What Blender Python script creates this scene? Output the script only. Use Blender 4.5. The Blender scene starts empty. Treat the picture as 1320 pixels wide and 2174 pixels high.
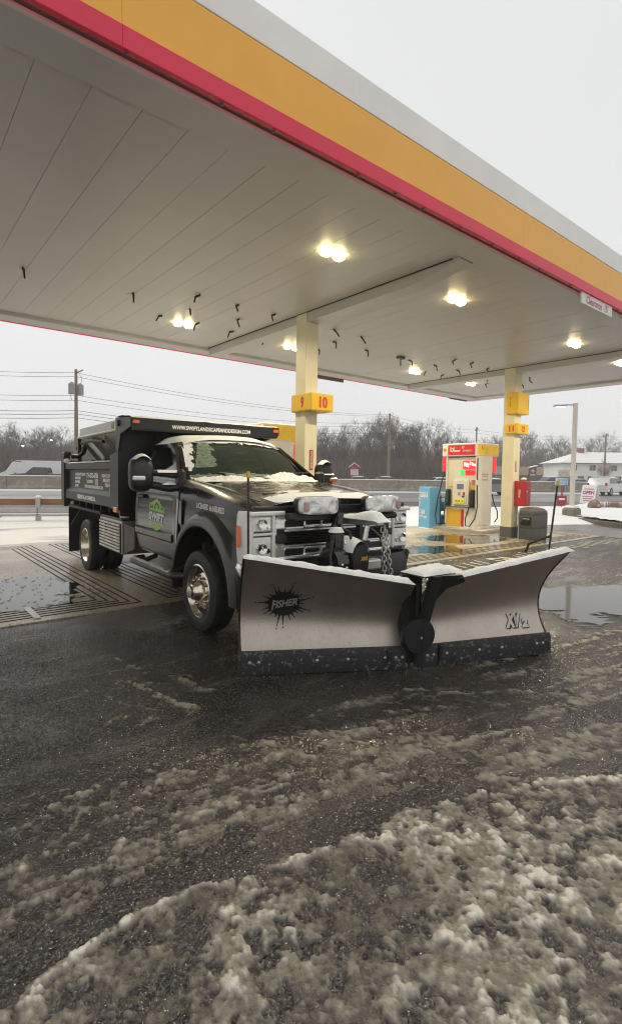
import bpy, bmesh, math, random
import numpy as np
from mathutils import Vector, Matrix
R=math.radians; PI=math.pi
rnd=random.Random(7)
SC=bpy.context.scene; COL=SC.collection
# ---------------------------------------------------------------- camera
HC=1.58; FPX=1110.0
_az=R(39.45); _p=R(2.85); _r=0.0137
_fw=Vector((math.sin(_az),math.cos(_az),0)); _rt=Vector((_fw.y,-_fw.x,0)); _up=Vector((0,0,1))
_f=_fw*math.cos(_p)-_up*math.sin(_p); _u=_up*math.cos(_p)+_fw*math.sin(_p)
_x=_rt*math.cos(_r)+_u*math.sin(_r); _y=_u*math.cos(_r)-_rt*math.sin(_r)
cd=bpy.data.cameras.new('camera'); cam=bpy.data.objects.new('camera',cd); COL.objects.link(cam)
cd.sensor_width=36; cd.lens=FPX/2174*36; cd.shift_y=-(24/2174); cd.clip_start=0.05; cd.clip_end=900
cam.matrix_world=Matrix(((_x.x,_y.x,-_f.x,0),(_x.y,_y.y,-_f.y,0),(_x.z,_y.z,-_f.z,HC),(0,0,0,1)))
SC.camera=cam
# ---------------------------------------------------------------- world: overcast sky
SUN_EL=R(48); SUN_ROT=R(-11.5)
w=bpy.data.worlds.new('World'); SC.world=w; w.use_nodes=True
nt=w.node_tree; nt.nodes.clear()
def wn(t,**k):
    n=nt.nodes.new(t)
    for a,b in k.items(): setattr(n,a,b)
    return n
out=wn('ShaderNodeOutputWorld'); bg1=wn('ShaderNodeBackground'); bg2=wn('ShaderNodeBackground'); addn=wn('ShaderNodeAddShader')
sky=wn('ShaderNodeTexSky'); sky.sky_type='NISHITA'; sky.sun_disc=False; sky.sun_elevation=SUN_EL; sky.sun_rotation=SUN_ROT
try: sky.dust_density=6
except Exception: pass
bw=wn('ShaderNodeHueSaturation'); bw.inputs['Saturation'].default_value=0.12
nt.links.new(sky.outputs[0],bw.inputs['Color']); nt.links.new(bw.outputs[0],bg1.inputs[0]); bg1.inputs[1].default_value=0.006
tcw=wn('ShaderNodeTexCoord'); nz=wn('ShaderNodeTexNoise'); nz.inputs['Scale'].default_value=1.3; nz.inputs['Detail'].default_value=3; nz.inputs['Roughness'].default_value=0.45
rp=wn('ShaderNodeValToRGB'); rp.color_ramp.elements[0].position=0.3; rp.color_ramp.elements[1].position=0.7
rp.color_ramp.elements[0].color=(.77,.775,.775,1); rp.color_ramp.elements[1].color=(.83,.835,.835,1)
nt.links.new(tcw.outputs['Generated'],nz.inputs['Vector']); nt.links.new(nz.outputs['Fac'],rp.inputs[0]); nt.links.new(rp.outputs[0],bg2.inputs[0]); bg2.inputs[1].default_value=1.0
nt.links.new(bg1.outputs[0],addn.inputs[0]); nt.links.new(bg2.outputs[0],addn.inputs[1]); nt.links.new(addn.outputs[0],out.inputs[0])
sl=bpy.data.lights.new('sun','SUN'); sl.energy=1.4; sl.angle=R(32); sl.color=(1,.97,.93)
so=bpy.data.objects.new('sun',sl); COL.objects.link(so)
so.rotation_euler=(PI/2-SUN_EL,0,PI-SUN_ROT)
vs=SC.view_settings; vs.view_transform='Standard'; vs.look='None'; vs.exposure=0; vs.gamma=1; vs.use_curve_mapping=False
SC.render.engine='CYCLES'; SC.cycles.use_denoising=True
try: SC.cycles.denoiser='OPENIMAGEDENOISE'
except Exception: pass
SC.cycles.max_bounces=6; SC.cycles.diffuse_bounces=4; SC.cycles.glossy_bounces=3; SC.cycles.transparent_max_bounces=12
SC.cycles.sample_clamp_indirect=4.0; SC.cycles.volume_bounces=3; SC.cycles.filter_width=1.1
# ---------------------------------------------------------------- helpers
class MB:
    def __init__(s): s.v=[]; s.f=[]
    def add(s,vs,fs):
        n=len(s.v); s.v.extend([tuple(p) for p in vs]); s.f.extend([[i+n for i in f] for f in fs]); return s
    def box(s,c,d,rot=None,bev=0.0):
        hx,hy,hz=d[0]/2,d[1]/2,d[2]/2; b=min(bev,hx*.98,hy*.98,hz*.98)
        if b<=0:
            vs=[(x,y,z) for x in(-hx,hx) for y in(-hy,hy) for z in(-hz,hz)]
            fs=[(0,1,3,2),(4,6,7,5),(0,4,5,1),(2,3,7,6),(0,2,6,4),(1,5,7,3)]
        else:
            vs=[];idx={}
            for sx in(-1,1):
                for sy in(-1,1):
                    for sz in(-1,1):
                        for a in range(3):
                            p=[sx*(hx-b),sy*(hy-b),sz*(hz-b)]; p[a]=(sx,sy,sz)[a]*(hx,hy,hz)[a]
                            idx[(sx,sy,sz,a)]=len(vs); vs.append(tuple(p))
            fs=[]
            g=lambda *k: idx[k]
            for q in(-1,1):
                fs.append([g(q,-1,-1,0),g(q,1,-1,0),g(q,1,1,0),g(q,-1,1,0)][::q])
                fs.append([g(-1,q,-1,1),g(-1,q,1,1),g(1,q,1,1),g(1,q,-1,1)][::q])
                fs.append([g(-1,-1,q,2),g(1,-1,q,2),g(1,1,q,2),g(-1,1,q,2)][::q])
            for a in(-1,1):
                for c2 in(-1,1):
                    e=[g(a,c2,-1,0),g(a,c2,1,0),g(a,c2,1,1),g(a,c2,-1,1)]; fs.append(e[::a*c2])
                    e=[g(a,-1,c2,0),g(a,-1,c2,2),g(a,1,c2,2),g(a,1,c2,0)]; fs.append(e[::a*c2])
                    e=[g(-1,a,c2,1),g(1,a,c2,1),g(1,a,c2,2),g(-1,a,c2,2)]; fs.append(e[::a*c2])
                    for d2 in(-1,1):
                        e=[g(a,c2,d2,0),g(a,c2,d2,1),g(a,c2,d2,2)]; fs.append(e[::a*c2*d2])
        M=None
        if rot is not None: M=rot
        c=Vector(c)
        vs=[(M@Vector(p)+c) if M else Vector(p)+c for p in vs]
        return s.add(vs,fs)
    def hexa(s,pts):   # 8 corners: bottom 4 ccw, top 4 ccw
        return s.add(pts,[(3,2,1,0),(4,5,6,7),(0,1,5,4),(1,2,6,5),(2,3,7,6),(3,0,4,7)])
    def prism(s,poly,vec):
        n=len(poly); vec=Vector(vec); a=[Vector(p) for p in poly]; b=[p+vec for p in a]
        nrm=Vector((0,0,0))
        for i in range(n): nrm+=(a[i]).cross(a[(i+1)%n])
        flip=nrm.dot(vec)>0
        f=[list(range(n)),list(range(2*n-1,n-1,-1))]
        if flip: f=[list(range(n-1,-1,-1)),list(range(n,2*n))]
        for i in range(n):
            j=(i+1)%n; q=[i,j,j+n,i+n]; f.append(q if flip else q[::-1])
        return s.add(a+b,f)
    def cyl(s,p0,p1,r0,r1=None,n=12,cap=True):
        if r1 is None: r1=r0
        p0=Vector(p0);p1=Vector(p1);d=(p1-p0).normalized()
        u=d.orthogonal().normalized();v=d.cross(u)
        a=[p0+(u*math.cos(2*PI*i/n)+v*math.sin(2*PI*i/n))*r0 for i in range(n)]
        b=[p1+(u*math.cos(2*PI*i/n)+v*math.sin(2*PI*i/n))*r1 for i in range(n)]
        f=[[i,(i+1)%n,(i+1)%n+n,i+n] for i in range(n)]
        if cap: f+=[list(range(n-1,-1,-1)),list(range(n,2*n))]
        return s.add(a+b,f)
    def tube(s,pts,r,n=6,closed=False,cap=True):
        pts=[Vector(p) for p in pts]; m=len(pts); rs=r if isinstance(r,(list,tuple)) else [r]*m
        vs=[];u=None
        for i,p in enumerate(pts):
            if closed: d=pts[(i+1)%m]-pts[i-1]
            else: d=pts[min(i+1,m-1)]-pts[max(i-1,0)]
            d.normalize()
            if u is None: u=d.orthogonal().normalized()
            else:
                u=u-d*u.dot(d)
                u=u.normalized() if u.length>1e-6 else d.orthogonal().normalized()
            v=d.cross(u)
            vs+=[p+(u*math.cos(2*PI*k/n)+v*math.sin(2*PI*k/n))*rs[i] for k in range(n)]
        f=[]
        for i in range(m if closed else m-1):
            j=(i+1)%m
            f+=[[i*n+k,i*n+(k+1)%n,j*n+(k+1)%n,j*n+k] for k in range(n)]
        if cap and not closed: f+=[list(range(n-1,-1,-1)),list(range((m-1)*n,m*n))]
        return s.add(vs,f)
    def loft(s,rings,closed=True,cap0=False,cap1=False,loop=False):
        n=len(rings[0]); vs=[p for r in rings for p in r]; f=[]; m=len(rings)
        for i in range(m if loop else m-1):
            j=(i+1)%m
            for k in range(n if closed else n-1):
                f.append([i*n+k,i*n+(k+1)%n,j*n+(k+1)%n,j*n+k])
        if cap0: f.append(list(range(n-1,-1,-1)))
        if cap1: f.append(list(range((m-1)*n,m*n)))
        return s.add(vs,f)
    def grid(s,fn,nu,nv):
        vs=[fn(i/nu,j/nv) for i in range(nu+1) for j in range(nv+1)]
        f=[[i*(nv+1)+j,(i+1)*(nv+1)+j,(i+1)*(nv+1)+j+1,i*(nv+1)+j+1] for i in range(nu) for j in range(nv)]
        return s.add(vs,f)
    def lathe(s,prof,c,ax,n=32,mod=None,closed=False):
        # prof: list of (radius, offset along ax)
        c=Vector(c);ax=Vector(ax).normalized();u=ax.orthogonal().normalized();v=ax.cross(u); rings=[]
        for i in range(n):
            a=2*PI*i/n; d=u*math.cos(a)+v*math.sin(a)
            rings.append([c+ax*t+d*(r if mod is None else mod(i,r,t)) for r,t in prof])
        return s.loft(rings,closed=closed,loop=True)
    def sph(s,c,r,n=10,m=6,sc=(1,1,1)):
        c=Vector(c); vs=[c+Vector((0,0,-r*sc[2]))]
        for j in range(1,m):
            t=-PI/2+PI*j/m
            for i in range(n): vs.append(c+Vector((r*sc[0]*math.cos(t)*math.cos(2*PI*i/n),r*sc[1]*math.cos(t)*math.sin(2*PI*i/n),r*sc[2]*math.sin(t))))
        vs.append(c+Vector((0,0,r*sc[2]))); f=[]
        for i in range(n): f.append([0,1+(i+1)%n,1+i])
        for j in range(m-2):
            for i in range(n): f.append([1+j*n+i,1+j*n+(i+1)%n,1+(j+1)*n+(i+1)%n,1+(j+1)*n+i])
        L=len(vs)-1; b=1+(m-2)*n
        for i in range(n): f.append([b+i,b+(i+1)%n,L])
        return s.add(vs,f)
    def xf(s,M): s.v=[tuple(M@Vector(p)) for p in s.v]; return s
    def mesh(s,name,mat,smooth=None):
        me=bpy.data.meshes.new(name); me.from_pydata(s.v,[],s.f); me.update()
        if mat is not None: me.materials.append(mat)
        if smooth is not None:
            for p in me.polygons: p.use_smooth=True
            if smooth<180: me.set_sharp_from_angle(angle=R(smooth))
        return me
    def build(s,name,mat,parent=None,smooth=None,**k):
        o=bpy.data.objects.new(name,s.mesh(name,mat,smooth)); COL.objects.link(o)
        if parent is not None: o.parent=parent
        for a,b in k.items(): o[a]=b
        return o
def thing(name,label,cat,loc=(0,0,0),rz=0,group=None):
    o=bpy.data.objects.new(name,None); COL.objects.link(o); o.empty_display_size=.2
    o.location=loc; o.rotation_euler=(0,0,rz); o['label']=label; o['category']=cat
    if group: o['group']=group
    return o
def tag(o,label,cat,group=None):
    o['label']=label; o['category']=cat
    if group: o['group']=group
    return o
def copy_tree(o,parent=None):
    c=o.copy(); COL.objects.link(c)
    if parent is not None: c.parent=parent
    for ch in list(o.children): copy_tree(ch,c)
    return c
_T=['first','second','third','fourth','fifth','sixth','seventh','eighth','ninth','tenth','eleventh','twelfth','thirteenth','fourteenth','fifteenth','sixteenth','seventeenth','eighteenth','nineteenth']
ORD=list(_T)
for _a,_b in (('twenty','twentieth'),('thirty','thirtieth'),('forty','fortieth'),('fifty','fiftieth'),('sixty','sixtieth'),('seventy','seventieth')): ORD+=[_b]+[_a+'-'+x for x in _T[:9]]
# text as flat mesh: returns (verts2d, faces) scaled into w x h about the centre
_tc={}
def textgeo(s,bold=0.0,shear=0.0,res=3):
    k=(s,bold,shear,res)
    if k in _tc: return _tc[k]
    cu=bpy.data.curves.new('lettering','FONT'); cu.body=s; cu.size=1; cu.offset=bold; cu.shear=shear; cu.fill_mode='FRONT'; cu.resolution_u=res; cu.align_x='CENTER'
    ob=bpy.data.objects.new('lettering',cu); COL.objects.link(ob)
    dg=bpy.context.evaluated_depsgraph_get(); dg.update()
    me=bpy.data.meshes.new_from_object(ob.evaluated_get(dg))
    vs=[(v.co.x,v.co.y) for v in me.vertices]; fs=[list(p.vertices) for p in me.polygons]
    COL.objects.unlink(ob); bpy.data.objects.remove(ob); bpy.data.curves.remove(cu); bpy.data.meshes.remove(me)
    x0=min(v[0] for v in vs);x1=max(v[0] for v in vs);y0=min(v[1] for v in vs);y1=max(v[1] for v in vs)
    g=([((v[0]-(x0+x1)/2)/max(x1-x0,1e-6),(v[1]-(y0+y1)/2)/max(y1-y0,1e-6)) for v in vs],fs,(x1-x0)/max(y1-y0,1e-6))
    _tc[k]=g; return g
def text(mb,s,c,ux,uy,w,h=None,bold=0.02,shear=0.0,fn=None):
    """lay text on the plane at c with unit axes ux (reading direction) and uy (up); fn maps (u,v) metres to a point instead"""
    vs,fs,asp=textgeo(s,bold,shear)
    if h is None: h=w/asp
    if fn: P=[fn(v[0]*w,v[1]*h) for v in vs]
    else:
        c=Vector(c);ux=Vector(ux);uy=Vector(uy); P=[c+ux*(v[0]*w)+uy*(v[1]*h) for v in vs]
    return mb.add(P,fs)
# ---------------------------------------------------------------- materials
_mats={}
def pm(name,col,rough=.5,metal=0,var=.12,vs=4.0,bump=0.0,bs=60.0,rvar=0.0,spec=.5,coat=0.0,emit=None,es=0.0,dirt=None,trans=0.0,alpha=1.0,aniso=None,vor=False,bdist=.01,sss=0):
    if name in _mats: return _mats[name]
    m=bpy.data.materials.new(name); m.use_nodes=True; t=m.node_tree; b=t.nodes['Principled BSDF']; N=t.nodes; L=t.links
    b.inputs['Roughness'].default_value=rough; b.inputs['Metallic'].default_value=metal
    b.inputs['Specular IOR Level'].default_value=spec; b.inputs['Coat Weight'].default_value=coat; b.inputs['Coat Roughness'].default_value=.06
    b.inputs['Transmission Weight'].default_value=trans; b.inputs['Alpha'].default_value=alpha
    tc=N.new('ShaderNodeTexCoord'); src=tc.outputs['Object']
    if aniso:
        mp=N.new('ShaderNodeMapping'); mp.inputs['Scale'].default_value=aniso; L.new(src,mp.inputs[0]); src=mp.outputs[0]
    c3=tuple(col)
    if var>0:
        nz=N.new('ShaderNodeTexNoise'); nz.inputs['Scale'].default_value=vs; nz.inputs['Detail'].default_value=6; nz.inputs['Roughness'].default_value=.6; L.new(src,nz.inputs['Vector'])
        mx=N.new('ShaderNodeMix'); mx.data_type='RGBA'
        mx.inputs[6].default_value=tuple(max(0,c*(1-var)) for c in c3)+(1,); mx.inputs[7].default_value=tuple(min(1,c*(1+var)) for c in c3)+(1,)
        mr=N.new('ShaderNodeMapRange'); mr.inputs[1].default_value=.3; mr.inputs[2].default_value=.7; L.new(nz.outputs['Fac'],mr.inputs[0]); L.new(mr.outputs[0],mx.inputs[0])
        co=mx.outputs[2]
        if dirt:   # (colour, lo, hi, scale) second noise layer
            n2=N.new('ShaderNodeTexNoise'); n2.inputs['Scale'].default_value=dirt[3]; n2.inputs['Detail'].default_value=8; n2.inputs['Roughness'].default_value=.7; L.new(src,n2.inputs['Vector'])
            m2=N.new('ShaderNodeMapRange'); m2.inputs[1].default_value=dirt[1]; m2.inputs[2].default_value=dirt[2]; L.new(n2.outputs['Fac'],m2.inputs[0])
            x2=N.new('ShaderNodeMix'); x2.data_type='RGBA'; L.new(m2.outputs[0],x2.inputs[0]); L.new(co,x2.inputs[6]); x2.inputs[7].default_value=tuple(dirt[0])+(1,); co=x2.outputs[2]
            r2=N.new('ShaderNodeMapRange'); L.new(m2.outputs[0],r2.inputs[0]); r2.inputs[3].default_value=rough; r2.inputs[4].default_value=max(rough,.75); L.new(r2.outputs[0],b.inputs['Roughness'])
            if metal>0:
                r3=N.new('ShaderNodeMapRange'); L.new(m2.outputs[0],r3.inputs[0]); r3.inputs[3].default_value=metal; r3.inputs[4].default_value=0; L.new(r3.outputs[0],b.inputs['Metallic'])
        L.new(co,b.inputs['Base Color'])
        if rvar>0 and not dirt:
            r4=N.new('ShaderNodeMapRange'); r4.inputs[1].default_value=.35; r4.inputs[2].default_value=.65; r4.inputs[3].default_value=max(.02,rough-rvar); r4.inputs[4].default_value=min(1,rough+rvar); L.new(nz.outputs['Fac'],r4.inputs[0]); L.new(r4.outputs[0],b.inputs['Roughness'])
    else: b.inputs['Base Color'].default_value=c3+(1,)
    if bump>0:
        if vor:
            nb=N.new('ShaderNodeTexVoronoi'); nb.inputs['Scale'].default_value=bs; ho=nb.outputs['Distance']
        else:
            nb=N.new('ShaderNodeTexNoise'); nb.inputs['Scale'].default_value=bs; nb.inputs['Detail'].default_value=4; ho=nb.outputs['Fac']
        L.new(src,nb.inputs['Vector']); bp=N.new('ShaderNodeBump'); bp.inputs['Strength'].default_value=bump; bp.inputs['Distance'].default_value=bdist
        L.new(ho,bp.inputs['Height']); L.new(bp.outputs[0],b.inputs['Normal'])
    if emit:
        b.inputs['Emission Color'].default_value=tuple(emit)+(1,); b.inputs['Emission Strength'].default_value=es
    if sss>0:
        b.inputs['Subsurface Weight'].default_value=sss; b.inputs['Subsurface Radius'].default_value=(.02,.02,.02); b.inputs['Subsurface Scale'].default_value=1
    _mats[name]=m; return m
M_paint=pm('dark_grey_truck_paint',(.015,.015,.0155),.22,metal=.25,var=.15,vs=6,coat=.4,dirt=((.065,.06,.053),.58,.92,5))
M_flare=pm('flare_paint',(.024,.0225,.020),.3,metal=.25,var=.15,vs=8,coat=.5,dirt=((.07,.063,.053),.56,.88,9))
M_black=pm('black_plastic',(.012,.012,.012),.45,var=.25,vs=9,dirt=((.06,.056,.05),.6,.9,14))
M_blackgloss=pm('gloss_black',(.010,.010,.011),.18,var=.1,coat=.3)
M_bed=pm('bed_black_steel',(.008,.008,.0085),.40,var=.2,vs=5,dirt=((.055,.05,.043),.6,.95,6))
M_bedgrey=pm('bed_dusty_steel',(.021,.0195,.018),.42,var=.25,vs=5,dirt=((.085,.077,.066),.52,.9,5))
M_under=pm('underbody_black',(.006,.006,.006),.7,var=.2,dirt=((.03,.028,.025),.55,.9,10))
M_chrome=pm('chrome',(.86,.86,.85),.22,metal=.72,var=.05,dirt=((.32,.30,.27),.55,.9,18))
M_alum=pm('polished_aluminium_wheel',(.72,.66,.52),.2,metal=1,var=.1,vs=10,dirt=((.28,.25,.19),.58,.9,14))
M_tyre=pm('tyre_rubber',(.014,.014,.014),.62,var=.3,vs=10,bump=.2,bs=90,dirt=((.055,.05,.045),.5,.85,9))
M_glassdark=pm('tinted_glass',(.012,.018,.015),.04,var=0,spec=.6,coat=.2)
M_amber=pm('amber_lens',(.55,.10,.015),.2,var=.05,coat=.5,emit=(1,.2,.03),es=.12)
M_lens=pm('clear_lamp_lens',(.80,.80,.78),.25,metal=.08,var=.2,vs=20,coat=.6,bump=.15,bs=40)
M_reflector=pm('lamp_reflector',(.75,.75,.74),.08,metal=1,var=.05)
M_white=pm('white_lettering',(.88,.87,.84),.6,var=.08,vs=40)
M_whitep=pm('white_paint',(.72,.71,.68),.5,var=.06)
M_red=pm('red_paint',(.50,.018,.022),.4,var=.08)
M_green=pm('lime_green_print',(.34,.62,.06),.5,var=.25,vs=14)
M_snow=pm('snow',(.78,.78,.76),.75,var=.05,vs=12,bump=.5,bs=70,bdist=.012,sss=0)
M_snowd=pm('wind_packed_snow',(.60,.59,.56),.8,var=.1,vs=3,bump=.6,bs=40,bdist=.02)
M_steel=pm('galvanised_steel',(.42,.42,.41),.4,metal=.8,var=.15,vs=8,rvar=.1)
M_stain=pm('stainless_hopper',(.44,.42,.37),.38,metal=.75,var=.12,vs=4,dirt=((.30,.28,.23),.5,.9,4))
M_yellow=pm('yellow_sign_face',(.72,.42,.008),.4,var=.05,vs=3,emit=(1,.58,.02),es=.10)
M_yellowtrim=pm('yellow_sign_trim',(.78,.55,.10),.45,var=.04)
M_signred=pm('sign_red_print',(.62,.05,.012),.5,var=.03)
M_cream=pm('cream_painted_steel',(.78,.71,.49),.38,var=.06,vs=2.5,rvar=.06,dirt=((.45,.40,.30),.66,.95,7))
M_soffit=pm('soffit_white_metal',(.54,.53,.505),.38,var=.05,vs=1.5,rvar=.07,bump=.05,bs=6)
M_fred=pm('fascia_red',(.74,.024,.075),.4,var=.05,vs=2)
M_forange=pm('fascia_yellow',(.86,.43,.055),.42,var=.05,vs=1.2)
M_fgrey=pm('fascia_light_grey',(.78,.78,.755),.45,var=.05,vs=1.5)
M_greyp=pm('dark_grey_paint',(.10,.105,.10),.5,var=.1)
M_lampon=pm('lit_lamp_lens',(1,.9,.6),.4,var=0,emit=(1.0,.82,.40),es=26)
M_wood=pm('brown_timber',(.25,.13,.065),.75,var=.25,vs=3,aniso=(1,1,9),bump=.3,bs=30)
M_polewood=pm('pole_timber',(.27,.185,.125),.8,var=.2,vs=3,bump=.3,bs=25)
M_twig=pm('bare_twigs',(.16,.138,.128),.9,var=.3,vs=.6)
M_bark=pm('grey_bark',(.13,.11,.10),.9,var=.3,vs=2,bump=.5,bs=12)
STROKES=[(0.8,0.05,[(1.517,4.444),(1.56,4.23),(1.587,3.949)]),(1,0.07,[(1.372,3.889),(1.423,3.861),(1.44,3.672),(1.501,3.48),(1.54,3.295),(1.586,3.141)]),(1,0.07,[(1.711,3.769),(1.748,3.658),(1.764,3.532),(1.793,3.401),(1.845,3.319)]),(0.7,0.05,[(1.08,3.281),(1.172,3.349)]),(0.6,0.1,[(1.31,3.741),(1.494,3.547),(1.698,3.29)]),(1,0.07,[(0.873,2.345),(0.928,2.4),(0.988,2.463),(1.085,2.516),(1.194,2.524),(1.223,2.473)]),(1,0.06,[(1.327,2.31),(1.389,2.343),(1.453,2.378),(1.508,2.323),(1.619,2.327),(1.725,2.318),(1.835,2.284)]),(1,0.06,[(1.635,2.52),(1.706,2.478),(1.754,2.427),(1.781,2.326),(1.809,2.209),(1.897,2.109)]),(1,0.055,[(1.049,2.121),(1.121,2.123),(1.195,2.122),(1.311,2.122),(1.457,2.156),(1.589,2.132),(1.744,2.088)]),(0.7,0.1,[(1.071,2.484),(1.262,2.443),(1.387,2.317)]),(1,0.07,[(0.54,2.564),(0.603,2.575),(0.66,2.597),(0.727,2.605),(0.777,2.624)]),(0.9,0.06,[(0.44,2.541),(0.497,2.54),(0.554,2.536),(0.634,2.533),(0.695,2.529)]),(1,0.05,[(0.873,2.074),(0.923,2.09),(1.016,2.147),(1.09,2.131),(1.169,2.12),(1.264,2.109),(1.352,2.08)]),(1,0.05,[(0.62,2.071),(0.667,2.105),(0.713,2.129),(0.756,2.167),(0.802,2.212),(0.842,2.204)]),(0.8,0.05,[(0.711,2.124),(0.802,2.101),(0.881,2.093),(0.929,2.104)]),(1,0.05,[(0.309,2.157),(0.344,2.185),(0.38,2.207),(0.431,2.259)]),(0.55,0.12,[(0.252,1.787),(0.32,1.802),(0.407,1.818),(0.478,1.807),(0.584,1.795),(0.696,1.781),(0.749,1.779)]),(0.9,0.04,[(1.204,1.812),(1.294,1.836),(1.374,1.84),(1.495,1.855),(1.633,1.845)]),(0.6,0.08,[(1.054,1.792),(1.15,1.801),(1.244,1.799)]),(1,0.05,[(2.007,2.385),(2.056,2.333),(2.093,2.246),(2.126,2.158),(2.165,2.08)]),(1,0.05,[(2.094,2.332),(2.202,2.278),(2.294,2.207),(2.449,2.132),(2.503,2.121)]),(0.9,0.04,[(2.932,2.515),(3.044,2.408),(3.114,2.312),(3.196,2.227),(3.258,2.149),(3.468,2.05),(3.604,1.977),(3.678,1.888)]),(0.9,0.05,[(2.564,2.297),(2.685,2.238),(2.809,2.178),(2.979,2.092)]),(0.8,0.04,[(2.322,2.59),(2.433,2.569),(2.545,2.52)]),(1,0.05,[(3.538,1.678),(3.645,1.615),(3.719,1.52)]),(1,0.06,[(2.319,1.874),(2.404,1.84),(2.497,1.794),(2.599,1.768),(2.724,1.755),(2.854,1.742),(2.963,1.695),(3.098,1.597)]),(1,0.07,[(2.665,1.533),(2.764,1.475),(2.884,1.426),(3.023,1.384),(3.19,1.364),(3.393,1.353),(3.543,1.314),(3.701,1.247)]),(0.9,0.07,[(3.063,1.241),(3.166,1.193),(3.373,1.131)]),(0.7,0.14,[(2.689,1.733),(2.914,1.558),(3.056,1.344),(3.411,1.17)]),(0.9,0.05,[(1.393,1.866),(1.517,1.882),(1.627,1.874),(1.764,1.869),(1.881,1.87),(1.977,1.827),(2.029,1.792)]),(0.6,0.16,[(1.712,1.831),(1.91,1.764),(2.049,1.697),(2.19,1.596)]),(0.9,0.06,[(2.199,1.574),(2.362,1.515),(2.468,1.443),(2.545,1.328),(2.588,1.274)]),(0.6,0.06,[(3.549,2.303),(3.833,2.147),(4.269,1.901),(4.62,1.607)]),(0.6,0.05,[(4.382,2.197),(4.744,1.995),(5.146,1.798)]),(0.5,0.08,[(3.378,1.995),(3.691,1.806),(4.19,1.516)]),(0.5,0.06,[(3.253,2.53),(3.523,2.371),(3.763,2.188)]),(0.5,0.08,[(4.831,2.246),(5.22,2.071),(5.606,1.922)]),(0.5,0.05,[(5.312,2.427),(5.674,2.256),(6.147,2.113)]),(0.4,0.06,[(1.787,2.813),(1.923,2.587),(2.003,2.403)]),(0.4,0.07,[(2.702,5.131),(2.432,5.147)]),(0.5,0.04,[(2.358,5.047),(2.48,5.111),(2.372,4.932)]),(1.5,0.045,[(0.184,1.641),(0.234,1.667),(0.313,1.7),(0.38,1.704),(0.438,1.712),(0.499,1.723),(0.564,1.734),(0.632,1.736)]),(1.2,0.035,[(0.632,1.736),(0.684,1.75),(0.767,1.738),(0.853,1.724),(0.938,1.699),(1.021,1.665)]),(1.2,0.05,[(1.033,1.617),(1.138,1.645),(1.222,1.633),(1.311,1.622),(1.417,1.597),(1.537,1.579),(1.655,1.551),(1.756,1.53),(1.885,1.5),(2.046,1.461),(2.246,1.411)]),(1.3,0.07,[(2.246,1.411),(2.437,1.345),(2.572,1.265),(2.704,1.182),(2.847,1.102),(3.043,0.992)])]
HEAP=[(0.154,1.575),(0.232,1.659),(0.312,1.692),(0.435,1.704),(0.56,1.723),(0.633,1.726),(0.711,1.731),(0.846,1.71),(0.96,1.667),(1.014,1.653),(1.033,1.6),(1.129,1.631),(1.301,1.61),(1.477,1.574),(1.739,1.515),(2.025,1.446),(2.222,1.396),(2.412,1.33),(2.671,1.167),(3.173,0.901),(2.711,0.584),(1.64,0.327),(0.715,0.944)]
HOOKS=[[1.59,8.29,0.009,-0.01,-0.039,0.017,-0.024,-0.15],[3.13,8.27,0.005,-0.007,-0.044,0.002,-0.012,-0.155],[3.95,9.07,-0.039,0.031,-0.018,-0.08,0.059,-0.111],[3.95,7.62,-0.058,0.045,-0.046,-0.072,0.05,-0.135],[4.15,8.38,0.006,-0.006,-0.024,0.01,-0.016,-0.121],[4.66,9.02,-0.055,0.043,-0.045,-0.085,0.059,-0.168],[4.66,7.63,-0.031,0.023,-0.032,-0.009,-0.001,-0.125],[5.09,8.31,-0.027,0.021,-0.026,0.003,-0.013,-0.162],[5.44,9.09,-0.058,0.046,-0.029,-0.089,0.064,-0.141],[5.41,7.64,-0.045,0.035,-0.034,-0.028,0.015,-0.133],[6.14,9.18,0.06,-0.051,-0.028,0.027,-0.032,-0.146],[6.16,8.53,-0.0,-0.001,-0.019,-0.001,-0.003,-0.056],[6.81,7.66,0.034,-0.031,-0.054,0.081,-0.077,-0.153],[7.43,8.36,0.045,-0.039,-0.029,0.043,-0.045,-0.158],[7.56,7.67,0.028,-0.027,-0.066,0.07,-0.068,-0.16],[8.42,8.4,0.048,-0.042,-0.041,0.045,-0.048,-0.167],[7.66,9.11,0.015,-0.015,-0.042,0.006,-0.013,-0.127],[9.95,8.43,0.052,-0.046,-0.045,0.059,-0.058,-0.147],[11.34,9.02,-0.021,0.014,-0.051,-0.062,0.041,-0.152],[10.87,8.39,0.045,-0.04,-0.035,0.052,-0.053,-0.154],[10.68,7.61,-0.062,0.047,-0.069,-0.047,0.029,-0.147],[12.06,8.98,-0.051,0.039,-0.04,-0.063,0.043,-0.131],[11.77,8.35,0.056,-0.05,-0.049,0.064,-0.062,-0.148],[11.29,7.53,-0.064,0.049,-0.047,-0.03,0.015,-0.151],[12.16,7.65,-0.048,0.036,-0.049,-0.011,0.003,-0.097],[13.32,8.46,0.03,-0.027,-0.026,0.018,-0.022,-0.106],[14.14,8.94,-0.045,0.034,-0.043,-0.003,-0.006,-0.127],[13.18,9.32,0.01,-0.01,-0.028,-0.012,0.006,-0.07],[14.93,8.29,0.043,-0.039,-0.056,0.052,-0.052,-0.141],[14.12,7.59,-0.002,-0.005,-0.106,0.058,-0.058,-0.171]]
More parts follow.
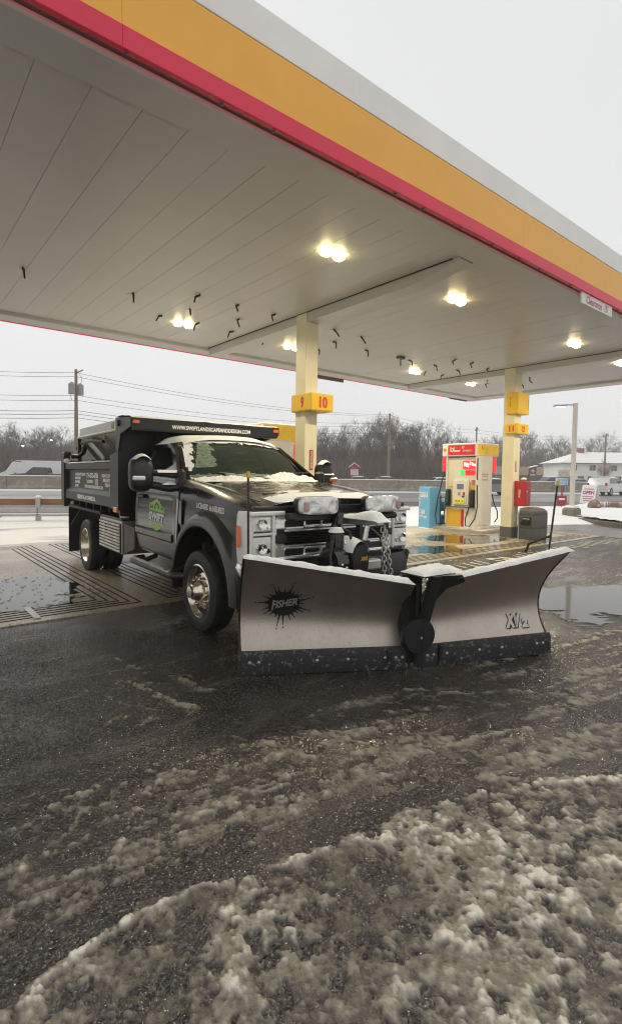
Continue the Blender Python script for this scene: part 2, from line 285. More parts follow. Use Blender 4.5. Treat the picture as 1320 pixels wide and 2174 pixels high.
# ================================================================= GROUND
def asphalt_mat(name,wet,base,film=0.0,fscale=.5,ani=(1,1,1),frot=0.0,film_col=(.40,.39,.36),thr=.5,peb=.55):
    m=bpy.data.materials.new(name); m.use_nodes=True; t=m.node_tree; N=t.nodes; L=t.links; b=N['Principled BSDF']
    tc=N.new('ShaderNodeTexCoord'); P=tc.outputs['Object']
    vo=N.new('ShaderNodeTexVoronoi'); vo.inputs["Scale"].default_value=72; L.new(P,vo.inputs['Vector'])
    v2=N.new('ShaderNodeTexNoise'); v2.inputs['Scale'].default_value=28; v2.inputs['Detail'].default_value=5; L.new(P,v2.inputs['Vector'])
    n1=N.new('ShaderNodeTexNoise'); n1.inputs['Scale'].default_value=.55; n1.inputs['Detail'].default_value=6; n1.inputs['Roughness'].default_value=.62; L.new(P,n1.inputs['Vector'])
    cr=N.new('ShaderNodeMix'); cr.data_type='RGBA'; cr.inputs[6].default_value=tuple(c*.3 for c in base)+(1,); cr.inputs[7].default_value=tuple(c*2.6 for c in base)+(1,)
    L.new(vo.outputs['Color'],cr.inputs[0]); col=cr.outputs[2]
    # pebbles: bump
    ad=N.new('ShaderNodeMath'); ad.operation='MULTIPLY_ADD'; L.new(v2.outputs['Fac'],ad.inputs[0]); ad.inputs[1].default_value=.25; L.new(vo.outputs['Distance'],ad.inputs[2])
    bp=N.new('ShaderNodeBump'); bp.inputs['Distance'].default_value=.009; L.new(ad.outputs[0],bp.inputs['Height'])
    # water film lowers both roughness and relief
    wr=N.new('ShaderNodeMapRange'); wr.inputs[1].default_value=.36; wr.inputs[2].default_value=.62; wr.inputs[3].default_value=wet[0]; wr.inputs[4].default_value=wet[1]; L.new(n1.outputs['Fac'],wr.inputs[0])
    bs=N.new('ShaderNodeMapRange'); bs.inputs[1].default_value=.36; bs.inputs[2].default_value=.62; bs.inputs[3].default_value=peb*.25; bs.inputs[4].default_value=peb; L.new(n1.outputs['Fac'],bs.inputs[0]); L.new(bs.outputs[0],bp.inputs['Strength'])
    rough=wr.outputs[0]
    if film>0:
        mp=N.new('ShaderNodeMapping'); mp.inputs['Rotation'].default_value=(0,0,frot); mp.inputs['Scale'].default_value=ani; L.new(P,mp.inputs[0])
        f1=N.new('ShaderNodeTexNoise'); f1.inputs['Scale'].default_value=fscale; f1.inputs['Detail'].default_value=9; f1.inputs['Roughness'].default_value=.68; f1.inputs['Distortion'].default_value=.6; L.new(mp.outputs[0],f1.inputs['Vector'])
        fr=N.new('ShaderNodeMapRange'); fr.inputs[1].default_value=thr-.06; fr.inputs[2].default_value=thr+.1; fr.inputs[4].default_value=film; L.new(f1.outputs['Fac'],fr.inputs[0])
        mx=N.new('ShaderNodeMix'); mx.data_type='RGBA'; L.new(fr.outputs[0],mx.inputs[0]); L.new(col,mx.inputs[6]); mx.inputs[7].default_value=tuple(film_col)+(1,); col=mx.outputs[2]
        rr=N.new('ShaderNodeMix'); rr.data_type='FLOAT'; L.new(fr.outputs[0],rr.inputs[0]); L.new(rough,rr.inputs[2]); rr.inputs[3].default_value=.62; rough=rr.outputs[0]
    L.new(col,b.inputs['Base Color']); L.new(rough,b.inputs['Roughness']); L.new(bp.outputs[0],b.inputs['Normal'])
    return m
M_asph=asphalt_mat('wet_asphalt',(.03,.13),(.021,.0185,.016),film=.45,fscale=4.5,ani=(.22,1,1),frot=.14,film_col=(.13,.118,.098),thr=.57,peb=1.0)
M_road=asphalt_mat('wet_road',(.30,.5),(.085,.083,.080),film=.55,fscale=.16,ani=(.12,1,1),frot=.46,film_col=(.36,.355,.34),thr=.52)
M_lot=asphalt_mat('slushy_lot',(.22,.45),(.10,.092,.078),film=.95,fscale=.55,ani=(.45,1,1),frot=.35,film_col=(.74,.71,.64),thr=.37)
M_lot2=asphalt_mat('wet_salted_asphalt',(.16,.34),(.075,.068,.060),film=.5,fscale=.7,ani=(.35,1,1),frot=.2,film_col=(.34,.32,.29),thr=.55,peb=.4)
def sheet(name,poly,z,mat,kind='structure',th=0):
    mb=MB(); mb.add([(x,y,z) for x,y in poly],[list(range(len(poly)))])
    return mb.build(name,mat,None,None,kind=kind)
# road frame
B0=Vector((8.06,52.7,0)); RD=Vector((.896,-.444,0)).normalized(); ND=Vector((-RD.y,RD.x,0))
def rf(s,t,z=0): return B0+RD*s+ND*t+Vector((0,0,z))
def rxy(s,t): p=rf(s,t); return (p.x,p.y)
sheet('ground',[(-400,-400),(600,-400),(600,600),(-400,600)],0,M_asph)
# concrete pad with a frame of real drainage grooves
M_conc=asphalt_mat('wet_concrete',(.14,.42),(.200,.170,.112),film=.9,fscale=.9,ani=(.35,1,1),frot=.9,film_col=(.50,.465,.395),thr=.535,peb=.12)
def _concrete():
    # tracked slush thickens away from the kerb lane towards the back of the pad
    t=M_conc.node_tree; N=t.nodes; L=t.links
    fr=[n for n in N if n.type=='MAP_RANGE' and abs(n.inputs[4].default_value-.9)<1e-4][0]
    tc=[n for n in N if n.type=='TEX_COORD'][0]; s=N.new('ShaderNodeSeparateXYZ'); L.new(tc.outputs['Object'],s.inputs[0])
    a=N.new('ShaderNodeMapRange'); a.inputs[1].default_value=6.6; a.inputs[2].default_value=11.0; a.inputs[3].default_value=.02; a.inputs[4].default_value=-.14; L.new(s.outputs['Y'],a.inputs[0])
    for k,o in ((1,.475),(2,.635)):
        ad=N.new('ShaderNodeMath'); ad.operation='ADD'; L.new(a.outputs[0],ad.inputs[0]); ad.inputs[1].default_value=o+.03; L.new(ad.outputs[0],fr.inputs[k])
_concrete()
PX0,PX1,PY0,PY1=-6.0,15.2,5.95,12.6
gx=[];gy=[]
def ring(x0,x1,y0,y1,n=5,st=.10,gw=.030):
    out=[]
    for k in range(n):
        a=k*st; out.append((x0+a,x1-a,y0+a,y1-a,gw))
    return out
GR=ring(-3.6,2.42,6.12,12.2)+ring(2.75,15.0,6.12,12.2)
xs={PX0,PX1};ys={PY0,PY1}
for x0,x1,y0,y1,g in GR:
    xs|={x0,x0+g,x1,x1-g}; ys|={y0,y0+g*1.5,y1,y1-g}
for k in (5.77,9.2,): xs|={k,k+.012}
xs=sorted(xs);ys=sorted(ys)
def isg(cx,cy):
    for x0,x1,y0,y1,g in GR:
        if x0<cx<x1 and y0<cy<y1 and not(x0+g<cx<x1-g and y0+g*1.5<cy<y1-g): return True
    for k in (9.2,):
        if k<cx<k+.012: return True
    return False
mb=MB(); wl_=MB(); ZP=.012; cell={}
for i in range(len(xs)-1):
    for j in range(len(ys)-1):
        cell[i,j]=isg((xs[i]+xs[i+1])/2,(ys[j]+ys[j+1])/2)
for (i,j),g in cell.items():
    z=.0035 if g else ZP
    x0,x1,y0,y1=xs[i],xs[i+1],ys[j],ys[j+1]
    if not g: mb.add([(x0,y0,z),(x1,y0,z),(x1,y1,z),(x0,y1,z)],[(0,1,2,3)])
    else:
        for (ii,jj,q) in ((i-1,j,((x0,y0),(x0,y1))),(i+1,j,((x1,y1),(x1,y0))),(i,j-1,((x1,y0),(x0,y0))),(i,j+1,((x0,y1),(x1,y1)))):
            if not cell.get((ii,jj),True):
                (a,b),(c,d)=q; wl_.add([(a,b,.001),(c,d,.001),(c,d,ZP),(a,b,ZP)],[(0,1,2,3)])
mb.add([(PX0,PY0,.0),(PX1,PY0,.0),(PX1,PY0,ZP),(PX0,PY0,ZP)],[(0,1,2,3)])
mb.build('concrete_pad',M_conc,None,kind='structure')
M_gr=pm('groove_black',(.006,.005,.004),.6,var=.3)  # near-black colour on walls and floor so the shallow grooves read
wl_.build('groove_wall',M_gr,None,kind='structure')
sheet('groove_floor',[(PX0+.05,PY0+.05),(PX1-.05,PY0+.05),(PX1-.05,PY1-.05),(PX0+.05,PY1-.05)],.002,M_gr)
# steel plate across the grooves
tag(MB().box((1.26,6.33,.019),(.07,.56,.012),bev=.003).build('cover_plate',M_steel),'narrow grey steel strip laid across the pad drainage grooves','cover plate')
# lots beyond the pad
sheet('slush_covered_lot',[(-40,12.61),(30,12.61),(30,13.6),(17.0,17.2),(-40,45.0)],.004,M_lot)
sheet('slushy_lot',[(-90,-90),(90,-90),(90,-7),(15,-7),(9,-3.2),(-8,-2.6),(-90,-4)],.004,M_lot)  # unseen lot behind the camera, added to bounce light onto the fascia
sheet('salted_lot',[(15.21,-6.9),(60,-6.9),(60,3.0),(19.5,11.2),(15.21,12.6)],.004,M_lot2)
# left part of the pad is covered with thin tracked slush, seen behind the truck
def blob(cx,cy,rx,ry,rz=0,n=44,rough=.17,seed=1):
    n=110; q=random.Random(seed); ph=[q.uniform(0,6.28) for _ in range(16)]; pts=[]
    for i in range(n):
        a=2*PI*i/n; r=1+rough*sum(math.sin((k+2)*a+ph[k])/(k+1.3)**.8 for k in range(16))
        x,y=rx*r*math.cos(a),ry*r*math.sin(a); pts.append((cx+x*math.cos(rz)-y*math.sin(rz),cy+x*math.sin(rz)+y*math.cos(rz)))
    return pts
M_water=pm('puddle_water',(.030,.026,.020),.07,var=0,spec=.9,bump=.03,bs=7,bdist=.004)
PUD=[(1.25,7.6,.85,1.05,0,.0165,3),(8.75,7.1,1.15,.5,-.25,.0165,5),(11.4,7.75,1.15,.8,-.1,.0165,8),(7.7,2.3,2.2,.95,-.55,.0045,9),(14.2,9.4,1.3,.55,.1,.0165,14)]
# roads beyond: lanes, snow verge, median wall
def strip(name,t0,t1,z,mat,s0=-120,s1=160): return sheet(name,[rxy(s0,t0),rxy(s1,t0),rxy(s1,t1),rxy(s0,t1)],z,mat)
strip('road',-21.0,-1.2,.008,M_road)
strip('snowy_shoulder',-6.0,-1.2,.013,pm('tracked_snow',(.50,.49,.47),.7,var=.18,vs=.5,aniso=(.3,1,1),bump=.3,bs=6))
strip('far_road',.5,16,.008,M_road)
strip('far_ground',16,140,.02,pm('far_snowy_ground',(.33,.30,.27),.9,var=.35,vs=.2,bump=.3,bs=2))
# snow verge between lot and road (left of the truck) : raised uneven bank
def vn(x,y,sd=0):
    xi=np.floor(x).astype(np.int64); yi=np.floor(y).astype(np.int64); xf=x-xi; yf=y-yi
    def h(a,b):
        n=(a*374761393+b*668265263+sd*974711)&0x7fffffff; n=((n^(n>>13))*1274126177)&0x7fffffff
        return ((n^(n>>16))&0xffff)/65535.0
    u=xf*xf*(3-2*xf); v=yf*yf*(3-2*yf)
    return (h(xi,yi)*(1-u)+h(xi+1,yi)*u)*(1-v)+(h(xi,yi+1)*(1-u)+h(xi+1,yi+1)*u)*v
def fbm(x,y,sd=0,o=4,g=.5):
    s=0;a=1;t=0
    for k in range(o): s=s+a*vn(x*2**k+k*17.3,y*2**k-k*9.1,sd+k); t+=a; a*=g
    return s/t
def worley(x,y,sd=0):
    xi=np.floor(x).astype(np.int64); yi=np.floor(y).astype(np.int64); best=np.full(x.shape,9.0); rid=np.zeros(x.shape)
    def h(a,b,k):
        n=(a*374761393+b*668265263+(sd*7+k)*974711)&0x7fffffff; n=((n^(n>>13))*1274126177)&0x7fffffff
        return ((n^(n>>16))&0xffff)/65535.0
    for dx in(-1,0,1):
        for dy in(-1,0,1):
            a=xi+dx;b=yi+dy; px=a+h(a,b,1);py=b+h(a,b,2); d=(px-x)**2+(py-y)**2; m=d<best; best=np.where(m,d,best); rid=np.where(m,h(a,b,3),rid)
    return np.sqrt(best),rid
def npmesh(name,V,F,mat,smooth=True):
    me=bpy.data.meshes.new(name); me.vertices.add(len(V)); me.vertices.foreach_set('co',np.asarray(V,dtype=np.float32).ravel())
    n=len(F); k=F.shape[1]; me.loops.add(n*k); me.loops.foreach_set('vertex_index',F.astype(np.int32).ravel()); me.polygons.add(n)
    me.polygons.foreach_set('loop_start',np.arange(0,n*k,k,dtype=np.int32))
    try: me.polygons.foreach_set('loop_total',np.full(n,k,dtype=np.int32))
    except Exception: pass
    me.update(calc_edges=True); me.validate()
    if smooth: me.shade_smooth()
    me.materials.append(mat); return me
def bank(name,poly_s,t0,t1,h,mat,fn=None,ns=120,ntt=14,sd=3,kind='structure'):
    s0,s1=poly_s; S,T=np.meshgrid(np.linspace(s0,s1,ns),np.linspace(0,1,ntt),indexing='ij')
    tt=t0+(t1-t0)*T; X=B0.x+RD.x*S+ND.x*tt; Y=B0.y+RD.y*S+ND.y*tt
    Z=h*np.sin(PI*np.clip(T,0,1))**.6*(.55+.6*fbm(X*.7,Y*.7,sd))+.004
    V=np.stack([X,Y,Z],-1).reshape(-1,3); I=np.arange(ns*ntt).reshape(ns,ntt)
    F=np.stack([I[:-1,:-1],I[1:,:-1],I[1:,1:],I[:-1,1:]],-1).reshape(-1,4)
    o=bpy.data.objects.new(name,npmesh(name,V,F,mat)); COL.objects.link(o); o['kind']=kind; return o
bank('snow_verge',(-40,7.5),-35.6,-32.9,.10,M_snow,sd=3)
bank('snow_strip',(-40,10),-32.3,-28.8,.10,M_snowd,sd=13)
# ---------------------------------------------------------------- slush (height field in world metres)
for i,(cx,cy,rx,ry,rz,z,sd) in enumerate(PUD):   # water stands where the uneven surface dips
    u_=np.arange(-1.5,1.5,.022); U,V_=np.meshgrid(u_,u_,indexing='ij'); X=cx+rx*U*math.cos(rz)-ry*V_*math.sin(rz); Y=cy+rx*U*math.sin(rz)+ry*V_*math.cos(rz)
    dep=1-np.sqrt(U**2+V_**2)+1.0*(fbm(X*1.7,Y*1.7,sd,5,.6)-.5)+.35*(fbm(X*14,Y*14,sd+50,3)-.5)
    I=np.arange(U.size).reshape(U.shape); F=np.stack([I[:-1,:-1],I[1:,:-1],I[1:,1:],I[:-1,1:]],-1).reshape(-1,4); F=F[(dep.ravel()[F]>.0).all(1)]; us=np.unique(F); mp=-np.ones(U.size,int); mp[us]=np.arange(len(us))
    o=bpy.data.objects.new('puddle',npmesh('puddle',np.stack([X,Y,np.full(X.shape,z)],-1).reshape(-1,3)[us],mp[F],M_water)); COL.objects.link(o); o['kind']='structure'
def seg_d(X,Y,pl):
    best=np.full(X.shape,99.0)
    for (ax,ay),(bx,by) in zip(pl[:-1],pl[1:]):
        dx,dy=bx-ax,by-ay; L2=dx*dx+dy*dy+1e-9; t=np.clip(((X-ax)*dx+(Y-ay)*dy)/L2,0,1)
        best=np.minimum(best,np.hypot(X-ax-t*dx,Y-ay-t*dy))
    return best
def inpoly(X,Y,pl):
    ins=np.zeros(X.shape,bool); n=len(pl); j=n-1
    for i in range(n):
        xi,yi=pl[i];xj,yj=pl[j]; c=((yi>Y)!=(yj>Y))&(X<(xj-xi)*(Y-yi)/(yj-yi+1e-12)+xi); ins^=c; j=i
    return ins
ZONE=[(1.39,2.64),(1.89,2.6),(2.73,2.5),(3.68,2.5),(4.83,2.5),(6.44,1.95),(6.6,-.6),(3.21,.91),(2.28,1.43),(1.78,1.55),(1.15,1.65),(.86,1.73),(.44,1.73),(.17,1.72),(.1,2.39),(.48,2.6),(.87,2.6)]
def echo_strokes():
    q=random.Random(21); out=[]
    for st,wd,pl in STROKES[:-4]:
        for k in range(4):
            o=q.choice((-1,1))*q.uniform(.05,.30); a,b=pl[0],pl[-1]; dx,dy=b[0]-a[0],b[1]-a[1]; l=math.hypot(dx,dy)+1e-6; nx,ny=-dy/l,dx/l; sh=q.uniform(-.3,.3)
            out.append((q.uniform(.35,.75),q.uniform(.014,.04),[(x+nx*o+dx*sh+q.uniform(-.015,.015),y+ny*o+dy*sh+q.uniform(-.015,.015)) for x,y in pl]))
    return out
CREST=STROKES[-4:-1]
STROKES=STROKES+echo_strokes()
def slush_height(X,Y):
    wx=X+.05*(fbm(X*7,Y*7,11)-.5)*2; wy=Y+.05*(fbm(X*7,Y*7,23)-.5)*2
    M=np.zeros(X.shape)
    for st,wd,pl in STROKES:
        x0=min(p[0] for p in pl)-.6;x1=max(p[0] for p in pl)+.6;y0=min(p[1] for p in pl)-.6;y1=max(p[1] for p in pl)+.6
        msk=(X>x0)&(X<x1)&(Y>y0)&(Y<y1)
        if not msk.any(): continue
        d=seg_d(wx[msk],wy[msk],pl); M[msk]=np.maximum(M[msk],np.maximum(st*np.exp(-(d/(wd*.8))**2),.50*min(1,st)*np.exp(-(d/(wd*2.6))**2)))
    hp=inpoly(wx,wy,HEAP)
    g0=fbm(X*2.2,Y*2.2,31,3)
    M=np.maximum(M,np.where(hp,.62+.50*np.clip((g0-.38)/.3,0,1),0))
    zn=inpoly(wx+.12*(fbm(X*3,Y*3,71)-.5),wy+.25*(fbm(X*3,Y*3,72)-.5),ZONE); ca,sa=math.cos(R(-9)),math.sin(R(-9)); U=X*ca+Y*sa; W_=-X*sa+Y*ca
    strk=fbm(U*1.1,W_*9,73,4)*.65+fbm(U*2.3,W_*24,74,3)*.35
    dC=np.minimum.reduce([seg_d(wx,wy,pl) for _,_,pl in CREST])      # a tyre has swept the strip beside the crest clear
    swept=np.clip((dC-.10-.05*fbm(X*4,Y*4,81))/.07,0,1)
    M=np.where(hp|(dC<.05),M,M*(.15+.85*swept))
    M=np.maximum(M,np.where(zn&~hp,np.clip((strk-.455)*5.2,0,.88)*swept,0))
    g1=fbm(X*15,Y*15,61,4)+.45*(fbm(X*42,Y*42,62,3)-.5)
    sm=lambda a,b,x:(lambda t:t*t*(3-2*t))(np.clip((x-a)/(b-a),0,1))
    c=M*sm(.33,.58,g1+.24*np.clip(M-.6,-.5,.6))
    wq=.9*(fbm(X*38,Y*38,5,3)-.5); wr=.9*(fbm(X*38,Y*38,6,3)-.5)
    d1,r1=worley(X/.040+wq,Y/.040+wr,2); d2,r2=worley(X/.019+wq,Y/.019+wr,7); d3,r3=worley(X/.085+wq*.7,Y/.085+wr*.7,9)
    l1=np.clip(1.15-d1*1.5,0,1)**.55*np.clip((r1-.30)*1.7,0,1.1)
    l2=np.clip(1.1-d2*1.4,0,1)**.6*np.clip((r2-.2)*1.4,0,1)
    l3=np.clip(1.0-d3*1.75,0,1)**.5*np.clip((r3-.72)*4,0,1)*(.6+.8*fbm(X*45,Y*45,44,2))
    fine=fbm(X*110,Y*110,41,2)
    h=c*(.004+.0085*l1+.0075*l2+.006*fine+.006*g1)+np.clip(M,0,1)*hp*.019*l3+np.clip(M-1,0,1)*.016*(.3+g1)*(.5+l1)-.0046-.0026*(1-np.clip(M,0,1))
    return h
def slush_patch(name,d0,d1,l0,l1,st,mat):
    D,Lr=np.meshgrid(np.arange(d0,d1,st),np.arange(l0,l1,st),indexing='ij')
    X=_fw.x*D+_rt.x*Lr; Y=_fw.y*D+_rt.y*Lr
    q=random.Random(1); X=X+st*.3*(vn(D/st*1.01,Lr/st*1.01,91)-.5); Y=Y+st*.3*(vn(D/st*1.01,Lr/st*1.01,92)-.5)
    H=slush_height(X,Y); keep=H>-.004
    nI,nJ=H.shape; I=np.arange(nI*nJ).reshape(nI,nJ); F=np.stack([I[:-1,:-1],I[:-1,1:],I[1:,1:],I[1:,:-1]],-1).reshape(-1,4)
    kf=keep.ravel()[F].any(1); F=F[kf]; used=np.unique(F); mp=-np.ones(nI*nJ,int); mp[used]=np.arange(len(used))
    V=np.stack([X,Y,H],-1).reshape(-1,3)[used]; F=mp[F][:,::-1]
    o=bpy.data.objects.new(name,npmesh(name,V,F,mat)); COL.objects.link(o); o['kind']='stuff'; o['label']='grey clumpy slush ridges lying on the wet asphalt'; return o
ms=bpy.data.materials.new('grey_slush'); ms.use_nodes=True; t=ms.node_tree; N=t.nodes; L=t.links; b=N['Principled BSDF']
ge=N.new('ShaderNodeNewGeometry'); sx=N.new('ShaderNodeSeparateXYZ'); L.new(ge.outputs['Position'],sx.inputs[0])
nz=N.new('ShaderNodeTexNoise'); nz.inputs['Scale'].default_value=35; nz.inputs['Detail'].default_value=6; tc=N.new('ShaderNodeTexCoord'); L.new(tc.outputs['Object'],nz.inputs['Vector'])
m1=N.new('ShaderNodeMath'); m1.operation='MULTIPLY_ADD'; L.new(nz.outputs['Fac'],m1.inputs[0]); m1.inputs[1].default_value=.012; L.new(sx.outputs['Z'],m1.inputs[2])
rp=N.new('ShaderNodeValToRGB'); e=rp.color_ramp.elements; e[0].position=0; e[0].color=(.045,.039,.031,1); e[1].position=1; e[1].color=(.80,.75,.63,1)
e2=e.new(.30); e2.color=(.105,.093,.073,1); e3=e.new(.62); e3.color=(.33,.295,.235,1)
mr=N.new('ShaderNodeMapRange'); mr.inputs[1].default_value=.002; mr.inputs[2].default_value=.032; L.new(m1.outputs[0],mr.inputs[0]); L.new(mr.outputs[0],rp.inputs[0]); L.new(rp.outputs[0],b.inputs['Base Color'])
r2=N.new('ShaderNodeMapRange'); r2.inputs[1].default_value=.003; r2.inputs[2].default_value=.03; r2.inputs[3].default_value=.16; r2.inputs[4].default_value=.55; L.new(m1.outputs[0],r2.inputs[0]); L.new(r2.outputs[0],b.inputs['Roughness'])
nb=N.new('ShaderNodeTexVoronoi'); nb.inputs['Scale'].default_value=170; L.new(tc.outputs['Object'],nb.inputs['Vector']); bp=N.new('ShaderNodeBump'); bp.inputs['Strength'].default_value=.55; bp.inputs['Distance'].default_value=.004; L.new(nb.outputs['Distance'],bp.inputs['Height']); L.new(bp.outputs[0],b.inputs['Normal'])
slush_patch('slush',1.15,2.75,-1.9,3.1,.0062,ms)
slush_patch('slush.001',2.75,7.0,-3.2,5.0,.015,ms)
# small faceted stones added on the near asphalt to make glints
def grit(n,d0,d1,seed,size,mat):
    q=np.random.RandomState(seed); D=d0+(d1-d0)*q.uniform(0,1,n)**1.5; Lr=q.uniform(-.72,.80,n)*D+q.uniform(-.2,.2,n); X=_fw.x*D+_rt.x*Lr; Y=_fw.y*D+_rt.y*Lr
    a0=q.uniform(0,6.28,n); V=[]
    for k in range(4):
        r=size*q.uniform(.6,1.35,n); a=a0+k*PI/2+q.uniform(-.4,.4,n); V.append(np.stack([X+r*np.cos(a),Y+r*np.sin(a),np.full(n,-.001)],-1))
    for k in range(2):
        a=a0+k*PI; r=size*.35; V.append(np.stack([X+r*np.cos(a)+q.uniform(-.3,.3,n)*size,Y+r*np.sin(a)+q.uniform(-.3,.3,n)*size,size*q.uniform(.12,.75,n)],-1))
    V=np.stack(V,1).reshape(-1,3); b=np.arange(n)*6
    F=np.concatenate([np.stack([b+i,b+j,b+k],-1) for i,j,k in((0,1,4),(3,0,4),(1,2,5),(2,3,5),(1,5,4),(3,4,5))])
    o=bpy.data.objects.new('wet_grit',npmesh('wet_grit',V,F,mat,False)); COL.objects.link(o); o['kind']='stuff'; o['label']='faceted stones added to catch glints on the wet asphalt'
grit(60000,1.2,5.2,3,.0065,pm('wet_grit_stone',(.034,.030,.026),.16,var=.7,vs=120,spec=.8))
grit(16000,1.2,4.6,5,.0085,pm('glint_stone',(.05,.046,.04),.20,var=.7,vs=120,spec=1.0,coat=1))
# painted hatch strokes and letters on the asphalt beside the pad edge
M_road_paint=pm('worn_road_paint',(.50,.48,.43),.5,var=.25,vs=9)
mb=MB(); q=random.Random(2)
for k,x in enumerate(np.arange(7.6,15.0,.24)):
    if 8.75<x<9.75: continue
    y1=5.62-.05*math.sin(k); mb.box((x+q.uniform(-.02,.02),y1-.24,.006),(.045,.48*q.uniform(.45,1),.003),Matrix.Rotation(R(-14),3,'Z'))
text(mb,'DA',(9.25,5.36,.0075),(1,0,0),(0,1,0),.62,.46,bold=.03)
o=mb.build('painted_hatch',M_road_paint,None,kind='structure')
# wet leaf litter specks around the puddle
mb=MB(); q=random.Random(8)
for k in range(330):
    cx,cy=(1.2+q.gauss(0,.7),7.6+q.gauss(0,.95)) if k<230 else (9+q.gauss(0,1.2),7.0+q.gauss(0,.5))
    a=q.uniform(0,PI); l=q.uniform(.01,.045); w2=q.uniform(.004,.010); d=Vector((math.cos(a),math.sin(a),0)); n_=Vector((-d.y,d.x,0)); c=Vector((cx,cy,.021)); u_=Vector((0,0,.006))
    mb.add([c-d*l,c-n_*w2+u_,c+d*l,c+n_*w2+u_*.3],[(0,1,2,3)])
mb.build('leaf_litter',pm('wet_leaf',(.03,.022,.015),.5,var=.3),None,kind='stuff',label='dark wet leaf scraps scattered round the puddles')
# ================================================================= CANOPY
S=4.40; CY0,CY1,CX0,CX1=3.66,11.22,-9.0,16.75
can=thing('canopy','flat filling station canopy with red, yellow and grey fascia over the truck','canopy',(6,7.4,S))
def rel(o,p): return tuple(Vector(p)-o.location)
class MBo(MB): pass
def cbox(mb,c,d,bev=0): return mb.box(Vector(c)-can.location,d,bev=bev)
PW=.381; k0=1.639
bx=[5.77,12.6]     # beam faces
n=int((CX1-.35-(CX0+.3))/PW)
pan_me={}
i=0
x=k0-PW*int((k0-CX0-.3)/PW)
while x<CX1-.5:
    L_=CY1-.5-(CY0+.42)
    if 'p' not in pan_me: pan_me['p']=MB().box((0,0,0),(PW-.0025,L_,.03),bev=.002).mesh('soffit_panel',M_soffit,30)
    o=bpy.data.objects.new('soffit_panel',pan_me['p']); COL.objects.link(o); o.parent=can; o.location=Vector((x+PW/2,(CY0+.42+CY1-.5)/2,S+.015+rnd.uniform(-.0012,.0012)))-can.location
    o.rotation_euler=(0,R(rnd.uniform(-.12,.12)),0)
    x+=PW
mb=MB(); cbox(mb,((CX0+CX1)/2,(CY0+CY1)/2,S+.06),(CX1-CX0-.1,CY1-CY0-.1,.03)); mb.build('roof_deck',M_soffit,can)
# smooth border band of the soffit + step
mb=MB()
cbox(mb,((CX0+CX1)/2,CY0+.245,S+.003),(CX1-CX0-.1,.36,.05),bev=.01)
cbox(mb,((CX0+CX1)/2,CY1-.29,S-.02),(CX1-CX0-.1,.42,.10),bev=.01)
cbox(mb,(CX1-.28,(CY0+CY1)/2,S-.02),(.46,CY1-CY0-.9,.10),bev=.01)
mb.build('soffit_border',M_soffit,can,30)
for bxx in (5.77,12.6,-1.06):
    mb=MB(); mb.prism([Vector(p)-can.location for p in((bxx+.02,CY0+.44,S),(bxx+.02,CY0+.44,S-.03),(bxx+.02,CY0+1.25,S-.155),(bxx+.02,CY1-.5,S-.155),(bxx+.02,CY1-.5,S))],(.28,0,0)); mb.build('beam',M_soffit,can,30)
    mb=MB(); cbox(mb,(bxx+.005,(CY0+CY1)/2+.05,S-.004),(.02,CY1-CY0-1.0,.012)); mb.build('beam_seam',M_black,can)
def fascia(nm,z0,z1,mat,off):
    mb=MB(); zc=(z0+z1)/2; h=z1-z0
    def bd(a,b,ax):   # split into boards with fine joints
        ln=b-a; k=max(1,round(ln/4.9)); st=ln/k
        for q in range(k): yield a+st*(q+.5),st
    for c,l in bd(CX0,CX1,0):
        for yy in (CY0-.02+off*-1,CY1+.02+off):
            m=MB(); cbox(m,(c,yy,zc),(l,.05,h),bev=.004); m.build(nm,mat,can)
    for c,l in bd(CY0+.01,CY1-.01,1):
        m=MB(); cbox(m,(CX1+.02+off,c,zc),(.05,l,h),bev=.004); m.build(nm,mat,can)
fascia('red_fascia_board',4.392,4.542,M_fred,.012)
fascia('yellow_fascia_board',4.545,4.985,M_forange,.0)
fascia('grey_fascia_board',4.988,5.275,M_fgrey,.004)
# plain red trim along the far lower edges, given a glow of its own
M_trim=pm('red_trim',(.62,.04,.10),.4,var=.05,emit=(1,.08,.16),es=.25)
mb=MB(); cbox(mb,((CX0+CX1)/2,CY1+.03,S-.035),(CX1-CX0,.03,.05)); mb.build('glowing_red_trim',M_trim,can)
mb=MB(); cbox(mb,(CX1+.03,(CY0+CY1)/2,S-.035),(.03,CY1-CY0,.05)); mb.build('glowing_red_trim',M_trim,can)
mb=MB(); cbox(mb,(9.6,CY1+.03,S-.10),(1.6,.03,.09)); cbox(mb,(16.0,CY1+.03,S-.06),(1.0,.035,.06)); mb.build('loose_trim_strip',M_greyp,can)
# bolts heads along the near lower edge
mb=MB()
for xx in np.arange(1.5,16,.62): cbox(mb,(xx+rnd.uniform(-.2,.2),CY0-.02,S-.012),(.02,.02,.03))
mb.build('edge_clip',M_greyp,can)
# clearance sign
cs=thing('clearance_sign','white clearance sign with red lettering hanging below the red fascia','sign',(8.76,3.64,4.31))
MB().box((0,0,0),(1.12,.02,.17),bev=.003).build('board',M_whitep,cs)
mb=MB()
for q in(-.35,.3): mb.box((q,.004,.10),(.02,.012,.06))
mb.build('hanger',M_greyp,cs)
mb=MB(); text(mb,"Clearance  15'",(0,-.013,0),(1,0,0),(0,0,1),.80,.115,bold=.01); mb.build('lettering',pm('clearance_red',(.50,.03,.09),.5,var=0),cs)
